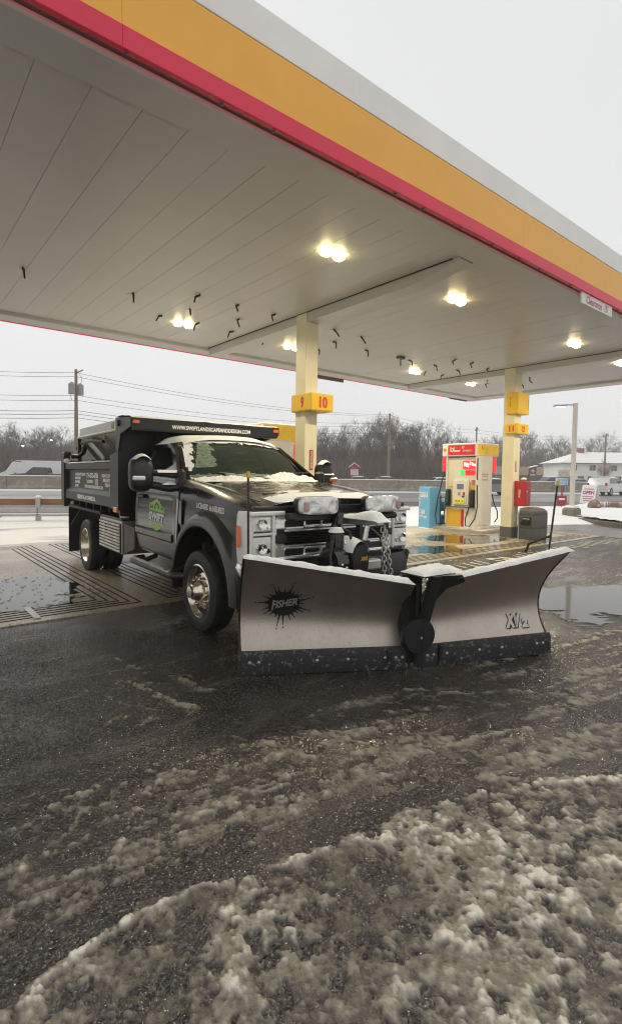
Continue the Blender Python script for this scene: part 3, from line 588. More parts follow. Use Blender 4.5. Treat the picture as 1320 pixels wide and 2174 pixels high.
# ---------------------------------------------------------------- canopy lights
def lamp_mesh():
    h=MB(); h.box((0,0,.038),(.42,.26,.03),bev=.004)
    l1=MB().box((-.108,0,-.02),(.135,.135,.05),bev=.025); l2=MB().box((.108,0,-.02),(.135,.135,.05),bev=.025)
    return h,l1,l2
LP=[(4.48,5.08,'twin square canopy light glowing above the left plow wing, nearest the front edge'),
(4.47,9.28,'twin canopy light glowing above the dump bed, left of the first pillar top'),
(7.05,9.32,'twin canopy light glowing just left of the first pillar, half hidden by it'),
(7.13,5.09,'twin canopy light glowing right of the first pillar beam, near the front fascia'),
(11.26,5.10,'canopy light glowing below the clearance sign, right of the second pillar top'),
(11.16,9.25,'canopy light glowing under the chain hung fixture, left of the second pillar'),
(13.75,9.25,'canopy light glowing between the far corner and the second pillar'),
(13.87,5.18,'canopy light glowing at the right picture edge behind the second beam'),
]
lg=[x.mesh(nm,mt,30) for x,nm,mt in zip(lamp_mesh(),('housing','lens','lens'),(M_soffit,M_lampon,M_lampon))]
ld=bpy.data.lights.new('canopy_lamp','AREA'); ld.energy=72; ld.shape='RECTANGLE'; ld.size=.3; ld.size_y=.2; ld.color=(1.0,.85,.56); ld.spread=R(165)
for x,y,lb in LP:
    t=thing('canopy_light',lb,'ceiling light',(x,y,S-.026),0,'lights under the canopy')
    for q,me in enumerate(lg):
        o=bpy.data.objects.new(('housing','lens','lens')[q],me); COL.objects.link(o); o.parent=t
    o=bpy.data.objects.new('canopy_lamp',ld); COL.objects.link(o); o.parent=t; o.location=(0,0,-.075)
# ---------------------------------------------------------------- bent black brackets under the soffit
hk=sorted(HOOKS,key=lambda h:(h[0]*_rt.x+h[1]*_rt.y)/(h[0]*_fw.x+h[1]*_fw.y))
for i,h in enumerate(hk):
    x,y=h[0],h[1]; t=thing('hanging_bracket','bent black bracket hanging under the canopy soffit, %s bracket counted from the left'%ORD[i],'bracket',(x,y,S),0,'bent black brackets under the canopy')
    a=Vector(h[2:5]);c=Vector(h[5:8])
    if c.z>-.09: c.z=-.09
    MB().tube([(0,0,0),(0,0,-.02),a,a.lerp(c,.1),c],[.013,.017,.019,.015,.013],n=7).build('arm',M_black,t,60)
    mb=MB(); q=random.Random(i)
    for k in range(5): mb.tube([(0,0,-.01),(q.uniform(-.09,.09),q.uniform(-.09,.09),-.004-.03*q.random())],.0018,n=3)
    mb.build('wire_spikes',M_greyp,t)
t=thing('hanging_fixture','small dark box fixture hanging on a chain below the canopy','fixture',(9.55,8.35,S))
MB().box((0,0,-.03),(.22,.10,.06),bev=.01).build('box',M_greyp,t); mb=MB()
for k in range(4): mb.lathe([(.022+.006*math.cos(a*PI/3),.006*math.sin(a*PI/3)) for a in range(6)],(0,0,-.09-.035*k),(k%2,1-k%2,.01),10,closed=True)
mb.build('chain',M_greyp,t)
# ---------------------------------------------------------------- pillars
def decal(parent,x,y,z,w,h,txt,col,face):
    ux=Vector((0,-1,0)) if face=='x' else Vector((1,0,0)); nr=Vector((-1,0,0)) if face=='x' else Vector((0,-1,0))
    c=Vector((x,y,z))
    MB().box(c,(.004,w,h) if face=='x' else (w,.004,h)).build('decal',col,parent)
    mb=MB(); text(mb,txt,c+nr*.004,Vector((0,0,-1)),ux,h*.86,w*.5,bold=.02); mb.build('decal_lettering',M_whitep,parent)
P1=thing('canopy_pillar','cream square canopy pillar carrying the 9 and 10 sign, behind the truck','pillar',(5.77,7.21,0))
MB().box((.14,.14,2.2),(.28,.28,4.4),bev=.006).build('shaft',M_cream,P1,30)
MB().box((.14,.14,.16),(.30,.30,.3),bev=.006).build('painted_base',M_greyp,P1)
mb=MB(); mb.box((.2,-.02,4.32),(.16,.06,.16),bev=.005); mb.build('bracket_plate',M_soffit,P1)
decal(P1,.15,-.003,1.84,.085,.36,'EXTINGUISHER',M_red,'y')
P2=thing('canopy_pillar','cream square canopy pillar carrying the 11 and 12 sign, beside the grey bin','pillar',(12.6,7.145,0))
MB().box((.16,.155,2.2),(.32,.31,4.4),bev=.006).build('shaft',M_cream,P2,30)
MB().box((.16,.155,.145),(.336,.326,.29),bev=.006).build('painted_base',M_greyp,P2)
decal(P2,.14,-.003,1.86,.085,.28,'EXTINGUISHER',pm('faded_red',(.62,.22,.20),.5),'y')
def cube_sign(name,label,x,y,z0,z1,wx,wy,left=None,right=None,ts=.2):
    t=thing(name,label,'sign',(x,y,z0)); h=z1-z0
    MB().box((wx/2,wy/2,h/2),(wx,wy,h),bev=.008).build('housing',M_yellowtrim,t)
    MB().box((-.003,wy/2,h/2),(.008,wy-.03,h-.035),bev=.002).build('face_panel',M_yellow,t)
    MB().box((wx/2,-.003,h/2),(wx-.03,.008,h-.035),bev=.002).build('face_panel',M_yellow,t)
    if left:
        mb=MB(); text(mb,left,(-.009,wy/2-.04*(1 if len(left)==1 else .4),h/2),(0,-1,0),(0,0,1),ts*.55*(len(left)*.82),ts,bold=.055); mb.build('number',M_signred,t)
        mb=MB(); text(mb,right,(wx/2+.01,-.009,h/2),(1,0,0),(0,0,1),ts*.55*(len(right)*.86),ts,bold=.055); mb.build('number',M_signred,t)
    return t
cube_sign('pump_number_sign','yellow box sign with red numbers 9 and 10 around the nearer pillar',5.70,6.95,2.685,2.985,.50,.57,'9','10',.20)
cube_sign('pump_number_sign','yellow box sign with red numbers 11 and 12 around the farther pillar',12.54,7.03,2.70,2.96,.56,.34,'11','12',.155)
ys=cube_sign('blank_yellow_sign','tall yellow box sign with faint side print above the 11 12 sign',12.54,7.03,3.21,3.76,.56,.32)
mb=MB(); text(mb,'Fuel Rewards',(-.009,.20,.30),(0,0,-1),(0,-1,0),.26,.03); text(mb,'Fuel Rewards',(.50,-.009,.26),(0,0,-1),(1,0,0),.26,.03); mb.build('side_print',M_greyp,ys)
# red cabinet on the pillar
t=thing('red_cabinet','red metal cabinet fixed to the side of the 11 12 pillar','cabinet',(12.68,6.83,.84))
MB().box((.14,.155,.325),(.26,.30,.65),bev=.008).build('cabinet_body',M_red,t)
MB().box((.14,.0,.325),(.24,.012,.61),bev=.003).build('cabinet_door',pm('deep_red',(.30,.012,.03),.35),t)
mb=MB(); text(mb,'FIRE',(-.003,.155,.33),(0,0,1),(0,1,0),.2,.06); mb.build('lettering',M_whitep,t)
mb=MB(); mb.box((.05,-.012,.38),(.02,.02,.04)); mb.build('latch',M_chrome,t)
MB().sph((.12,.12,.70),.075,10,6,(1,1,.55)).build('snow_cap',M_snow,t,180)
# steel hoop guard
tag(MB().tube([(12.60,6.92,0),(12.60,6.92,.66),(12.62,6.925,.73),(12.68,6.94,.765),(12.8,6.96,.775),(13.35,7.08,.775),(13.43,7.09,.75),(13.46,7.10,.68),(13.46,7.10,0)],.030,n=10).build('hoop_guard',pm('hoop_paint',(.42,.39,.33),.35,metal=.4),None,60),'bent steel pipe hoop guard standing between pillar and grey bin','bollard')
# waste bin
t=thing('waste_bin','dark grey six sided plastic waste bin with open slot beside the pillar','bin',(12.78,6.66,0),R(4))
M_bin=pm('grey_bin_plastic',(.075,.077,.075),.5,var=.12,vs=5,bump=.08,bs=60,dirt=((.15,.145,.135),.58,.9,5))
def hexp(z,sc=1): return [(x*sc,y*sc,z) for x,y in((-.29,-.15),(.23,-.27),(.42,-.06),(.32,.29),(-.03,.37),(-.22,.25))]
def blk(z0,z1,s0,s1):
    m=MB(); m.loft([hexp(z0,s0),hexp(z0+.015,s0+.015),hexp(z1-.015,s1+.015),hexp(z1,s1)],cap0=True,cap1=True); return m
blk(.0,.30,.96,1.0).build('lower_shell',M_bin,t,25); blk(.305,.64,1.0,1.0).build('upper_shell',M_bin,t,25)
m=MB(); m.loft([hexp(.645,1.0),hexp(.66,1.02),hexp(.74,.97),hexp(.80,.74),hexp(.83,.4)],cap0=True,cap1=True); m.build('lid',M_bin,t,25)
fu=Vector((-.29+.22,-.15-.25,0)).normalized(); fn_=Vector((fu.y,-fu.x,0)); fc=Vector((-.255,.05,.5))
if fn_.x>0: fn_=-fn_
rot=Matrix(((fu.x,-fn_.x,0),(fu.y,-fn_.y,0),(0,0,1)))
MB().box(fc+fn_*.008,(.27,.03,.19),rot,bev=.012).build('opening',M_black,t)
m=MB(); m.box(fc+fn_*.065+Vector((0,0,-.07)),(.25,.012,.13),rot@Matrix.Rotation(R(40),3,'X'),bev=.004); m.build('flap',M_black,t)
m=MB(); text(m,'THANK YOU',fc+fn_*.027+Vector((0,0,.045)),fu,(0,0,1),.20,.035); m.build('lettering',M_whitep,t)
# ================================================================= TRUCK (local: -Y forward, +X driver side)
T=thing('dump_truck','dark grey plow dump truck with snow on its roof parked under the canopy','truck',(3.439,4.616,0),R(-3))
def lerp(a,b,t): return a+(b-a)*t
def interp(tab,y):
    if y<=tab[0][0]: return tab[0][1]
    for (a,va),(b,vb) in zip(tab[:-1],tab[1:]):
        if y<=b: return lerp(va,vb,(y-a)/(b-a))
    return tab[-1][1]
def hw(y): return 1.0-(.075*((-.35-y)/.5)**2 if y<-.35 else 0)
def zs(y): return interp([(-.88,1.245),(-.66,1.305),(0,1.405),(.5,1.46),(.8,1.495),(2,1.515)],y)
def zcr(y): return interp([(-.88,1.315),(-.6,1.355),(0,1.425),(.6,1.485),(.85,1.52)],y)
def zcen(y): return interp([(-.88,1.36),(-.5,1.405),(0,1.455),(.7,1.54),(.85,1.55)],y)
def sx_(y,z):
    r=hw(y); return r*(1-.038*((z-1.02)/.45)**2) if z>1.02 else r*(1-.035*((1.02-z)/.45)**2)
def zbot(y):
    b=.60 if y>-.6 else .80
    d=.70**2-(y+.04)**2
    return max(b,.42+math.sqrt(d)) if d>0 else b
ysl=[-.88,-.86,-.8,-.73]+[-.69+.05*i for i in range(28)]+[.75,.85,1.1,1.4,1.7,2.0]
rings=[]
for y in ysl:
    zb=zbot(y); z1=zs(y); rg=[]
    for k in range(9):
        z=lerp(zb,z1,k/8); rg.append((-sx_(y,z),y,z))
    xs0=sx_(y,z1)
    top=[(.955*xs0,z1+.022),(.90*xs0,z1+.035),(.76,lerp(z1+.04,zcr(y),.25)),(.725,lerp(z1+.03,zcr(y),.65)),(.68,zcr(y)+.004),(.55,lerp(zcr(y),zcen(y),.45)),(.35,lerp(zcr(y),zcen(y),.8)),(0,zcen(y))]
    if y>.80: top=[(.95*xs0,z1+.01)]+[(q*xs0,z1+.012) for q in(.9,.8,.7,.6,.4,.2,0)]
    rg+=[(-a,y,b) for a,b in top]; rg+=[(a,y,b) for a,b in top[-2::-1]]
    for k in range(8,-1,-1):
        z=lerp(zb,z1,k/8); rg.append((sx_(y,z),y,z))
    rings.append(rg)
m=MB(); m.loft(rings,closed=False); m.v=m.v
m.add(rings[0],[list(range(len(rings[0])-1,-1,-1))])
m.build('cab_body',M_paint,T,32)
# hood shut line + cowl
for s in(-1,1): m=MB(); m.tube([(s*.80,-.80,1.334),(s*.80,-.3,1.385),(s*.83,.2,1.452),(s*.86,.62,1.497)],.006,n=4); m.build('hood_seam',M_black,T)
m=MB(); m.grid(lambda u,v:(lerp(-.82,.82,u),lerp(.52,.72,v)+.12*(lerp(-1,1,u))**2,1.535+.014*v-.03*lerp(-1,1,u)**2),16,2); m.build('cowl',M_black,T,60)
for px,ln in((-.42,.62),(.25,.62)):
    m=MB(); m.tube([(px,.60,1.56),(px-.05,.70,1.585),(px+ln,.70+.05,1.60)],.011,n=5); m.build('wiper',M_black,T)
# underbody, wheel wells
m=MB(); m.box((0,.55,.93),(1.2,2.8,.72)); m.box((0,3.6,.86),(.95,4.0,.30)); m.build('underbody',M_under,T)
for s in(-1,1):
    m=MB(); rr=[]
    for x in(.62,.985):
        rr.append([(s*x,-.04+.69*math.cos(a),.42+.69*math.sin(a)) for a in np.linspace(-.1,PI+.1,17)])
    m.loft(rr,closed=False); m.build('wheel_well',M_under,T)
# suspension glimpses
m=MB(); m.cyl((-.95,0,.40),(.95,0,.40),.07,n=10); m.cyl((-.66,.28,.5),(-.66,.28,1.0),.07,n=10); m.tube([(-.7,.45,.62),(-.7,.5,.85),(-.72,.47,.98)],.035,n=6); m.box((-.70,.50,.72),(.12,.06,.22),bev=.02); m.build('front_axle',M_bedgrey,T,40)
m=MB(); m.cyl((-1.0,4.04,.41),(1.0,4.04,.41),.1,n=10); m.build('rear_axle',M_bedgrey,T,40)
# flares
for s in(-1,1):
    m=MB(); ra=[]
    n=22
    for i in range(n+1):
        a=lerp(-.14,PI+.02,i/n); 
        ic=(-.03,.42); ri=.640; oc=(-.07,.42); ro=.805-.05*max(0,math.cos(a))  # slimmer at the rear
        yi,zi=ic[0]-(-ri*math.cos(a)),ic[1]+ri*math.sin(a); yo,zo=oc[0]+ro*math.cos(a),oc[1]+ro*math.sin(a)
        y1,z1=lerp(yi,yo,.3),lerp(zi,zo,.3); y2,z2=lerp(yi,yo,.72),lerp(zi,zo,.72)
        bx_=lambda y,z: sx_(max(-.86,min(y,.9)),z)
        ra.append([(s*(bx_(yi,zi)-.07),yi,zi),(s*1.045,yi,zi),(s*1.058,y1,z1),(s*1.045,y2,z2),(s*(bx_(yo,zo)+.002),yo,zo)])
    m.loft(ra if s<0 else [r[::-1] for r in ra],closed=False); m.build('wheel_flare',M_flare,T,50)
# doors
def door(s):
    yy=np.linspace(.60,1.965,24); zz=list(np.linspace(.64,1.49,16)); off=.010
    D=MB(); D.grid(lambda u,v:(s*(sx_(lerp(.60,1.965,u),lerp(.64,1.49+.012*u,v))+off-(.014 if .905<lerp(.64,1.49,v)<1.28 and .12<u<.97 else 0)),lerp(.60,1.965,u),lerp(.64,1.49+.012*u,v)),24,22)
    if s>0: D.f=[f[::-1] for f in D.f]
    d=D.build('door',M_paint,T,40)
    m=MB()
    for a,b in(((.592,.63),(.592,1.49)),((1.972,.63),(1.972,1.50)),((.592,.63),(1.972,.63))):
        m.tube([(s*(sx_(y,z)+.004),y,z) for y,z in[(lerp(a[0],b[0],t),lerp(a[1],b[1],t)) for t in np.linspace(0,1,8)]],.008,n=4)
    m.build('door_gap',M_black,d)
    m=MB(); m.box((s*1.022,1.74,1.285),(.03,.24,.045),bev=.012); m.build('handle',M_paint,d,40)
    m=MB(); m.loft([[(s*(sx_(y,.80)+.006),y,.795),(s*(sx_(y,.8)+.028),y,.82),(s*(sx_(y,.9)+.026),y,.885),(s*(sx_(y,.9)+.004),y,.905)] for y in np.linspace(.74,1.95,6)],closed=True,cap0=True,cap1=True)
    if s>0: m.f=[f[::-1] for f in m.f]
    m.build('door_moulding',M_flare,d,30)
    gx=lambda z: s*(.958-.215*(z-1.51)/.43)
    outer=[(.66,1.495),(1.98,1.505),(1.975,1.93),(1.285,1.945)]; inner=[(.80,1.555),(1.90,1.535),(1.885,1.875),(1.345,1.885)]
    m=MB(); rr=[]
    for (a,b),(c,e) in zip(outer,inner): rr.append([(gx(b)-s*.03,a,b),(gx(b)+s*.012,a,b),(gx(e)+s*.012,c,e),(gx(e)-s*.03,c,e)])
    m.loft(rr if s>0 else [r[::-1] for r in rr],loop=True); m.build('window_frame',M_blackgloss,d)
    m=MB(); m.add([(gx(e)-s*.006,c,e) for c,e in inner],[[0,1,2,3]]); m.build('window_glass',M_side,d)
    return d
M_side=pm('side_glass',(.010,.014,.013),.03,var=0,spec=.7,coat=.3)
dl=door(-1); dr=door(1)
# greenhouse
m=MB(); m.grid(lambda u,v:(lerp(-.735,.735,u),lerp(1.20,1.985,v)+.05*(2*u-1)**2*(1-v),2.035-.10*abs(2*u-1)**3-(.055*(1-v)**3)-.02*v**4),22,10); m.f=m.f; m.build('roof',M_paint,T,60)
for s in(-1,1):
    m=MB(); a=[(.86,.70,1.49),(.80,.73,1.52),(.80,.82,1.53),(.91,.80,1.49)]; b=[(.715,1.275,1.945),(.675,1.24,1.95),(.675,1.29,1.96),(.745,1.32,1.945)]
    m.loft([[(s*x,y,z) for x,y,z in(a if s>0 else a[::-1])],[(s*x,y,z) for x,y,z in(b if s>0 else b[::-1])]],cap0=True,cap1=True); m.build('windshield_pillar',M_paint,T,30)
    m=MB(); m.loft([[(s*.958,1.90,1.50),(s*.958,1.99,1.50),(s*.8,1.99,1.50)],[(s*.743,1.89,1.94),(s*.743,1.99,1.94),(s*.6,1.99,1.94)]],cap0=True,cap1=True); m.build('rear_pillar',M_paint,T,30)
m=MB(); m.prism([(-.95,1.985,.65),(.95,1.985,.65),(.95,1.985,1.5),(.74,1.985,1.95),(-.74,1.985,1.95),(-.95,1.985,1.5)],(0,.02,0)); m.build('cab_back',M_paint,T)
def wsp(u,v,o=0.0):   # u across -1..1, v 0 bottom..1 top
    xb,yb,zb=.815*u,.615+.20*u*u,1.548-.02*u*u; xt,yt,zt=.69*u,1.215+.065*u*u,1.985-.045*abs(u)**2.2
    b=.03*math.sin(PI*v); return (lerp(xb,xt,v),lerp(yb,yt,v)-b*.8-o*.75,lerp(zb,zt,v)+b*.6+o*.65)
M_ws=pm('windshield_glass',(.026,.040,.029),.03,var=0,spec=.65,coat=.4,alpha=.72)
m=MB(); m.grid(lambda u,v:wsp(2*u-1,v),24,10); m.build('windshield',M_ws,T,180)
# interior
M_int=pm('cab_interior',(.055,.06,.052),.8,var=.15)
m=MB(); m.box((0,1.0,1.40),(1.6,.4,.2),bev=.05); m.box((0,.95,1.35),(1.7,.5,.1)); m.build('dashboard',M_int,T,40)
for x in(-.45,.45):
    m=MB(); m.box((x,1.65,1.50),(.50,.14,.62),Matrix.Rotation(R(-8),3,'X'),bev=.06); m.box((x,1.63,1.83),(.26,.1,.16),bev=.04); m.build('seat',M_int,T,40)
m=MB(); m.lathe([(.185+.014*math.cos(a*PI/3),.014*math.sin(a*PI/3)) for a in range(6)],(.45,1.22,1.52),(0,.8,.5),20,closed=True); m.build('steering_wheel',M_int,T,180)
m=MB(); m.box((0,1.16,1.86),(.24,.03,.07),bev=.012); m.build('inside_mirror',M_int,T)
m=MB(); m.box((-.70,.90,1.63),(.085,.004,.05),Matrix.Rotation(R(-50),3,'X')); m.build('windshield_sticker',pm('pale_green_sticker',(.35,.45,.36),.6),T)
# ---- snow lying on the cab
def snowcap(name,fn,nu,nv,keep=None,parent=None,mat=None):
    m=MB(); m.grid(fn,nu,nv)
    if keep: m.f=[f for f in m.f if keep(f[0]//(nv+1)/nu,f[0]%(nv+1)/nv)]
    return m.build(name,mat or M_snow,parent,180,kind='stuff',label='snow lying on the truck cab')
import mathutils
noi=lambda x,y,z=0,s=1: mathutils.noise.noise(Vector((x*s,y*s,z)))
def roofsnow(u,v):
    x=lerp(-.75,.75,u); y=lerp(1.17,1.99,v)+.05*(2*u-1)**2*(1-v)
    e=min(1,min(u,1-u)*14)*min(1,(1-v)*10+.1)*min(1,v*6+.15)
    return (x,y,2.035-.10*abs(2*u-1)**3-.05*(1-v)**3+.008+e*(.045+.022*noi(x,y,0,3)))
snowcap('roof_snow',roofsnow,40,20,parent=T)
def wss(u,v):
    uu=2*u-1; p=wsp(uu,v,.012+.012*max(0,noi(uu*6,v*5,3))); return p
def wkeep(u,v):
    uu=2*u-1; n=.10*noi(uu*7,v*7,1)+.05*noi(uu*19,v*19,2)
    return v>.90-.02*uu+n*.6 or uu+n*.8<-.965+.16*v
snowcap('windshield_snow',wss,120,44,wkeep,T)
M_frost=pm('thin_frost',(.23,.30,.22),.7,var=.5,vs=24,alpha=.62)
snowcap('windshield_frost',lambda u,v:wsp(2*u-1,v,.006),90,40,lambda u,v:(v>.22 and 2*u-1+.16*noi(u*9,v*6,5)+.14*noi(u*30,v*9,6)<-.66+.20*v and 2*u-1>-.93+.2*v) or v<.05+.04*noi(u*12,0,2),T,M_frost)
def cowlsnow(u,v):
    x=lerp(-.80,.86,u); y=lerp(.36,.72,v)+.13*(x/.8)**2
    pile=.075*math.exp(-((x-.37)/.17)**2)+.04*math.exp(-((x-.72)/.10)**2)+.02*math.exp(-((x+.35)/.2)**2)
    e=math.sin(PI*min(1,max(0,v)))**.7
    return (x,y,zcen(min(.72,y))-.025*(x/.8)**2-.004+e*(.014+pile*(1+.5*noi(x,y,5,16))+.022*noi(x,y,1,9)+.022*noi(x,y,1,26)))
snowcap('cowl_snow',cowlsnow,130,18,parent=T)
def hoodtop(x,y):
    a=abs(x); z1=zs(y); xs0=sx_(y,z1)
    pts=[(0,zcen(y)),(.35,lerp(zcr(y),zcen(y),.8)),(.55,lerp(zcr(y),zcen(y),.45)),(.68,zcr(y)+.004),(.725,lerp(z1+.03,zcr(y),.65)),(.76,lerp(z1+.04,zcr(y),.25)),(.9*xs0,z1+.035),(.955*xs0,z1+.022)]
    return interp(pts,a)
def hsnow(u,v):
    x=lerp(-.70,.70,u); y=lerp(-.885,-.30,v); e=min(1,min(u,1-u)*10)*min(1,v*8+.05)*min(1,(1-v)*3)
    return (x,y,hoodtop(x,y)-.004+e*(.022+.012*noi(x,y,4,6)))
snowcap('hood_snow',hsnow,40,18,lambda u,v: v<.55+.4*noi(u*5,v*5,8),T)
# hood dusting patches
def hd(u,v):
    x=lerp(-.60,.66,u);y=lerp(-.34,.44,v); return (x,y,hoodtop(x,y)+.003)
snowcap('hood_frost',hd,70,44,lambda u,v: noi(u*9,v*9,11)+.6*noi(u*30,v*30,12)>.16,T,pm('hood_frost_mat',(.20,.18,.14),.6,var=.4,vs=25,alpha=.7))
# lettering on fender and door
m=MB(); text(m,'LICENSED & INSURED',(0,0,0),(0,-1,0),(0,0,1),.60,.056,bold=.03,fn=lambda u,v:(-(sx_(-.18-u,1.247+v)+.004),-.18-u,1.247+v-.045*u)); m.build('fender_lettering',M_white,T)
def dm(u,v): return (-(sx_(1.234-u,1.083+v)+(.001 if 1.083+v>.915 else .013)),1.234-u,1.083+v)   # u right on picture, v up
def dpoly(mb,pts,o=0): mb.add([(p[0]-o,p[1],p[2]) for p in(dm(*q) for q in pts)],[list(range(len(pts)))[::-1]])
m=MB(); dpoly(m,[(-.25,.05),(-.25,.125),(0,.19),(.05,.155),(.08,.165),(.11,.13),(.25,.085),(.25,.03)]); dpoly(m,[(-.25,-.085),(.25,-.10),(.25,-.125),(-.25,-.11)]); dpoly(m,[(-.20,-.118),(.20,-.135),(0,-.195)]); m.build('door_emblem',M_green,dl)
m=MB()
for x0,h in((-.2,.04),(-.165,.03),(-.13,.05),(.15,.03),(.18,.04)): dpoly(m,[(x0-.018,.07-.02*x0),(x0+.018,.07-.02*x0),(x0,.075+h-.02*x0)],.002)
dpoly(m,[(-.07,.07),(-.07,.115),(0,.15),(.07,.11),(.07,.068),(.035,.069),(.035,.105),(0,.125),(-.035,.107),(-.035,.07)],.002); m.build('emblem_print',pm('emblem_dark',(.01,.03,.01),.5,var=0),dl)
m=MB(); text(m,'SWIFT',(0,0,0),None,None,.50,.098,bold=.05,shear=.12,fn=lambda u,v:Vector(dm(u,v-.025-.03*u))-Vector((.004,0,0))); m.build('emblem_lettering',M_white,dl)
m=MB(); text(m,'LANDSCAPE & DESIGN',(0,0,0),None,None,.46,.018,fn=lambda u,v:Vector(dm(u,v-.100-.03*u))-Vector((.004,0,0))); m.build('emblem_small_lettering',M_white,dl)
# fender vent badge
m=MB(); m.prism([(-1.012,.565,1.31),(-1.012,.515,1.30),(-1.012,.545,1.12),(-1.012,.60,.72),(-1.012,.615,.72),(-1.012,.585,1.12)],(-.012,0,0)); m.build('fender_badge',M_steel,T)
m=MB(); m.prism([(-1.008,.54,1.30),(-1.008,.45,1.28),(-1.008,.46,1.02),(-1.008,.56,1.06)],(-.010,0,0)); m.build('fender_vent',M_blackgloss,T)
# mirrors
def mirror(s,cx,cz):
    m=MB(); rr=[]
    for i,(k,dy) in enumerate(((.55,-.085),(.88,-.06),(1,.0),(1,.05),(.94,.06))):
        rr.append([(s*abs(cx)+.125*k*np.sign(math.cos(a))*abs(math.cos(a))**.6,.74+dy,cz+.185*k*np.sign(math.sin(a))*abs(math.sin(a))**.6) for a in np.linspace(0,2*PI,20,endpoint=False)])
    m.loft([[Vector(p) for p in r] for r in rr],cap0=True,cap1=True); o=m.build('mirror',M_bedgrey if s<0 else M_black,T,50)
    if s<0: m.f=[f for f in m.f]
    b=MB(); b.tube([(s*(abs(cx)-.1),.74,cz+.02),(s*1.06,.70,cz-.0),(s*.93,.66,cz-.02)],.034,n=8); b.tube([(s*(abs(cx)-.1),.74,cz-.11),(s*1.06,.68,cz-.15),(s*.94,.62,cz-.13)],.042,n=8); b.box((s*.95,.64,cz-.05),(.08,.16,.22),bev=.03); b.build('mirror_arm',M_black,o,50)
    b=MB(); b.box((s*abs(cx)+.05*(1 if s<0 else -1.9)*-1,.66,cz-.04),(.13,.03,.045),bev=.01); b.build('marker_reflection',M_white if s<0 else M_amber,o)  # amber block on the driver mirror stands in for a red reflection
    b=MB(); b.grid(lambda u,v:(s*abs(cx)+lerp(-.11,.11,u)*(1-.3*abs(2*v-1)),lerp(.66,.80,v),cz+.155+.035*(1-(2*u-1)**2)+.03*math.sin(PI*v)*math.sin(PI*u)),10,5); b.grid(lambda u,v:(s*lerp(.95,1.2,u),lerp(.64,.73,v),cz+.02+.03*math.sin(PI*v)),6,4); b.grid(lambda u,v:(s*lerp(.97,1.15,u),lerp(.62,.73,v),cz-.11+.04*math.sin(PI*v)*math.sin(PI*u)),6,4); b.build('mirror_snow',M_snow,o,180,kind='stuff')
mirror(-1,1.345,1.56); mirror(1,1.10,1.56)
# ---- front end: lamps, grille, bumper
for s in(-1,1):
    F=lambda x,y,z:(s*x,y,z)
    m=MB(); rr=[]
    for z,dx in((.80,0),(.9,.02),(1.1,.025),(1.22,.01),(1.255,-.02)):
        rr.append([F(1.00+dx*.4,-.745,z),F(1.005+dx*.4,-.80,z),F(.975,-.875,z),F(.93,-.905,z),F(.915,-.86,z)])
    m.loft(rr if s<0 else [r[::-1] for r in rr],closed=True,cap0=True,cap1=True); o=m.build('headlight_bezel',pm('bezel_silver',(.78,.77,.73),.32,metal=.15,var=.08,vs=12),T,30)
    b=MB(); b.prism([F(1.022,-.775,.95),F(1.022,-.80,.94),F(1.016,-.83,.95),F(1.018,-.83,1.12),F(1.024,-.80,1.135),F(1.024,-.775,1.12)],F(.006,0,0)); b.build('side_marker',M_amber,o)
    m=MB(); m.box(F(.80,-.895,1.235),(.36,.08,.04),bev=.01); m.box(F(.735,-.90,1.03),(.03,.06,.40),bev=.008); m.box(F(.84,-.895,1.055),(.20,.05,.022),bev=.006); m.build('headlight_frame',_mats['bezel_silver'],T,30)
    for z0,z1 in((1.075,1.215),(.83,1.035)):
        h=MB(); h.box(F(.845,-.888,(z0+z1)/2),(.18,.06,z1-z0-.01),bev=.012); o=h.build('headlight',M_lens,T,30)
        g=MB(); 
        for q in range(3): g.box(F(.79+.05*q,-.921,(z0+z1)/2+.02*(q-1)),(.035,.012,.05),Matrix.Rotation(R(25*(q-1)),3,'Y'),bev=.004)
        g.lathe([(.001,0),(.03,.003),(.045,.02)],F(.86,-.925,(z0+z1)/2),(0,-1,0),14); g.build('reflector',M_reflector,o,40)
m=MB(); m.box((0,-.862,1.02),(1.44,.06,.50)); m.box((0,-.872,1.272),(1.84,.06,.05),bev=.01); m.build('grille_backing',M_black,T)
def rrect(w,h,r,n=5):
    pts=[]
    for cx,cz,a0 in((w/2-r,h/2-r,0),(-w/2+r,h/2-r,PI/2),(-w/2+r,-h/2+r,PI),(w/2-r,-h/2+r,1.5*PI)):
        pts+=[(cx+r*math.cos(a0+PI/2*k/n),cz+r*math.sin(a0+PI/2*k/n)) for k in range(n+1)]
    return pts
def ringframe(mb,cx,cz,w,h,r,th,y0=-.90,d=.05):
    o=rrect(w,h,r);i=rrect(w-2*th,h-2*th,max(.005,r-th)); rr=[]
    for (a,b),(c,e) in zip(o,i): rr.append([(cx+a,y0+d,cz+b),(cx+a,y0,cz+b),(cx+lerp(a,c,.5),y0-.01,cz+lerp(b,e,.5)),(cx+c,y0,cz+e),(cx+c,y0+d,cz+e)])
    mb.loft(rr,closed=False,loop=True)
m=MB(); ringframe(m,0,1.01,1.44,.40,.05,.03); m.build('grille_surround',M_chrome,T,40)
for s in(-1,1):
    for z_ in(1.145,.90): m=MB(); m.box((s*.66,-.885,z_),(.11,.05,.115),bev=.012); m.build('grille_side',M_chrome,T,30)
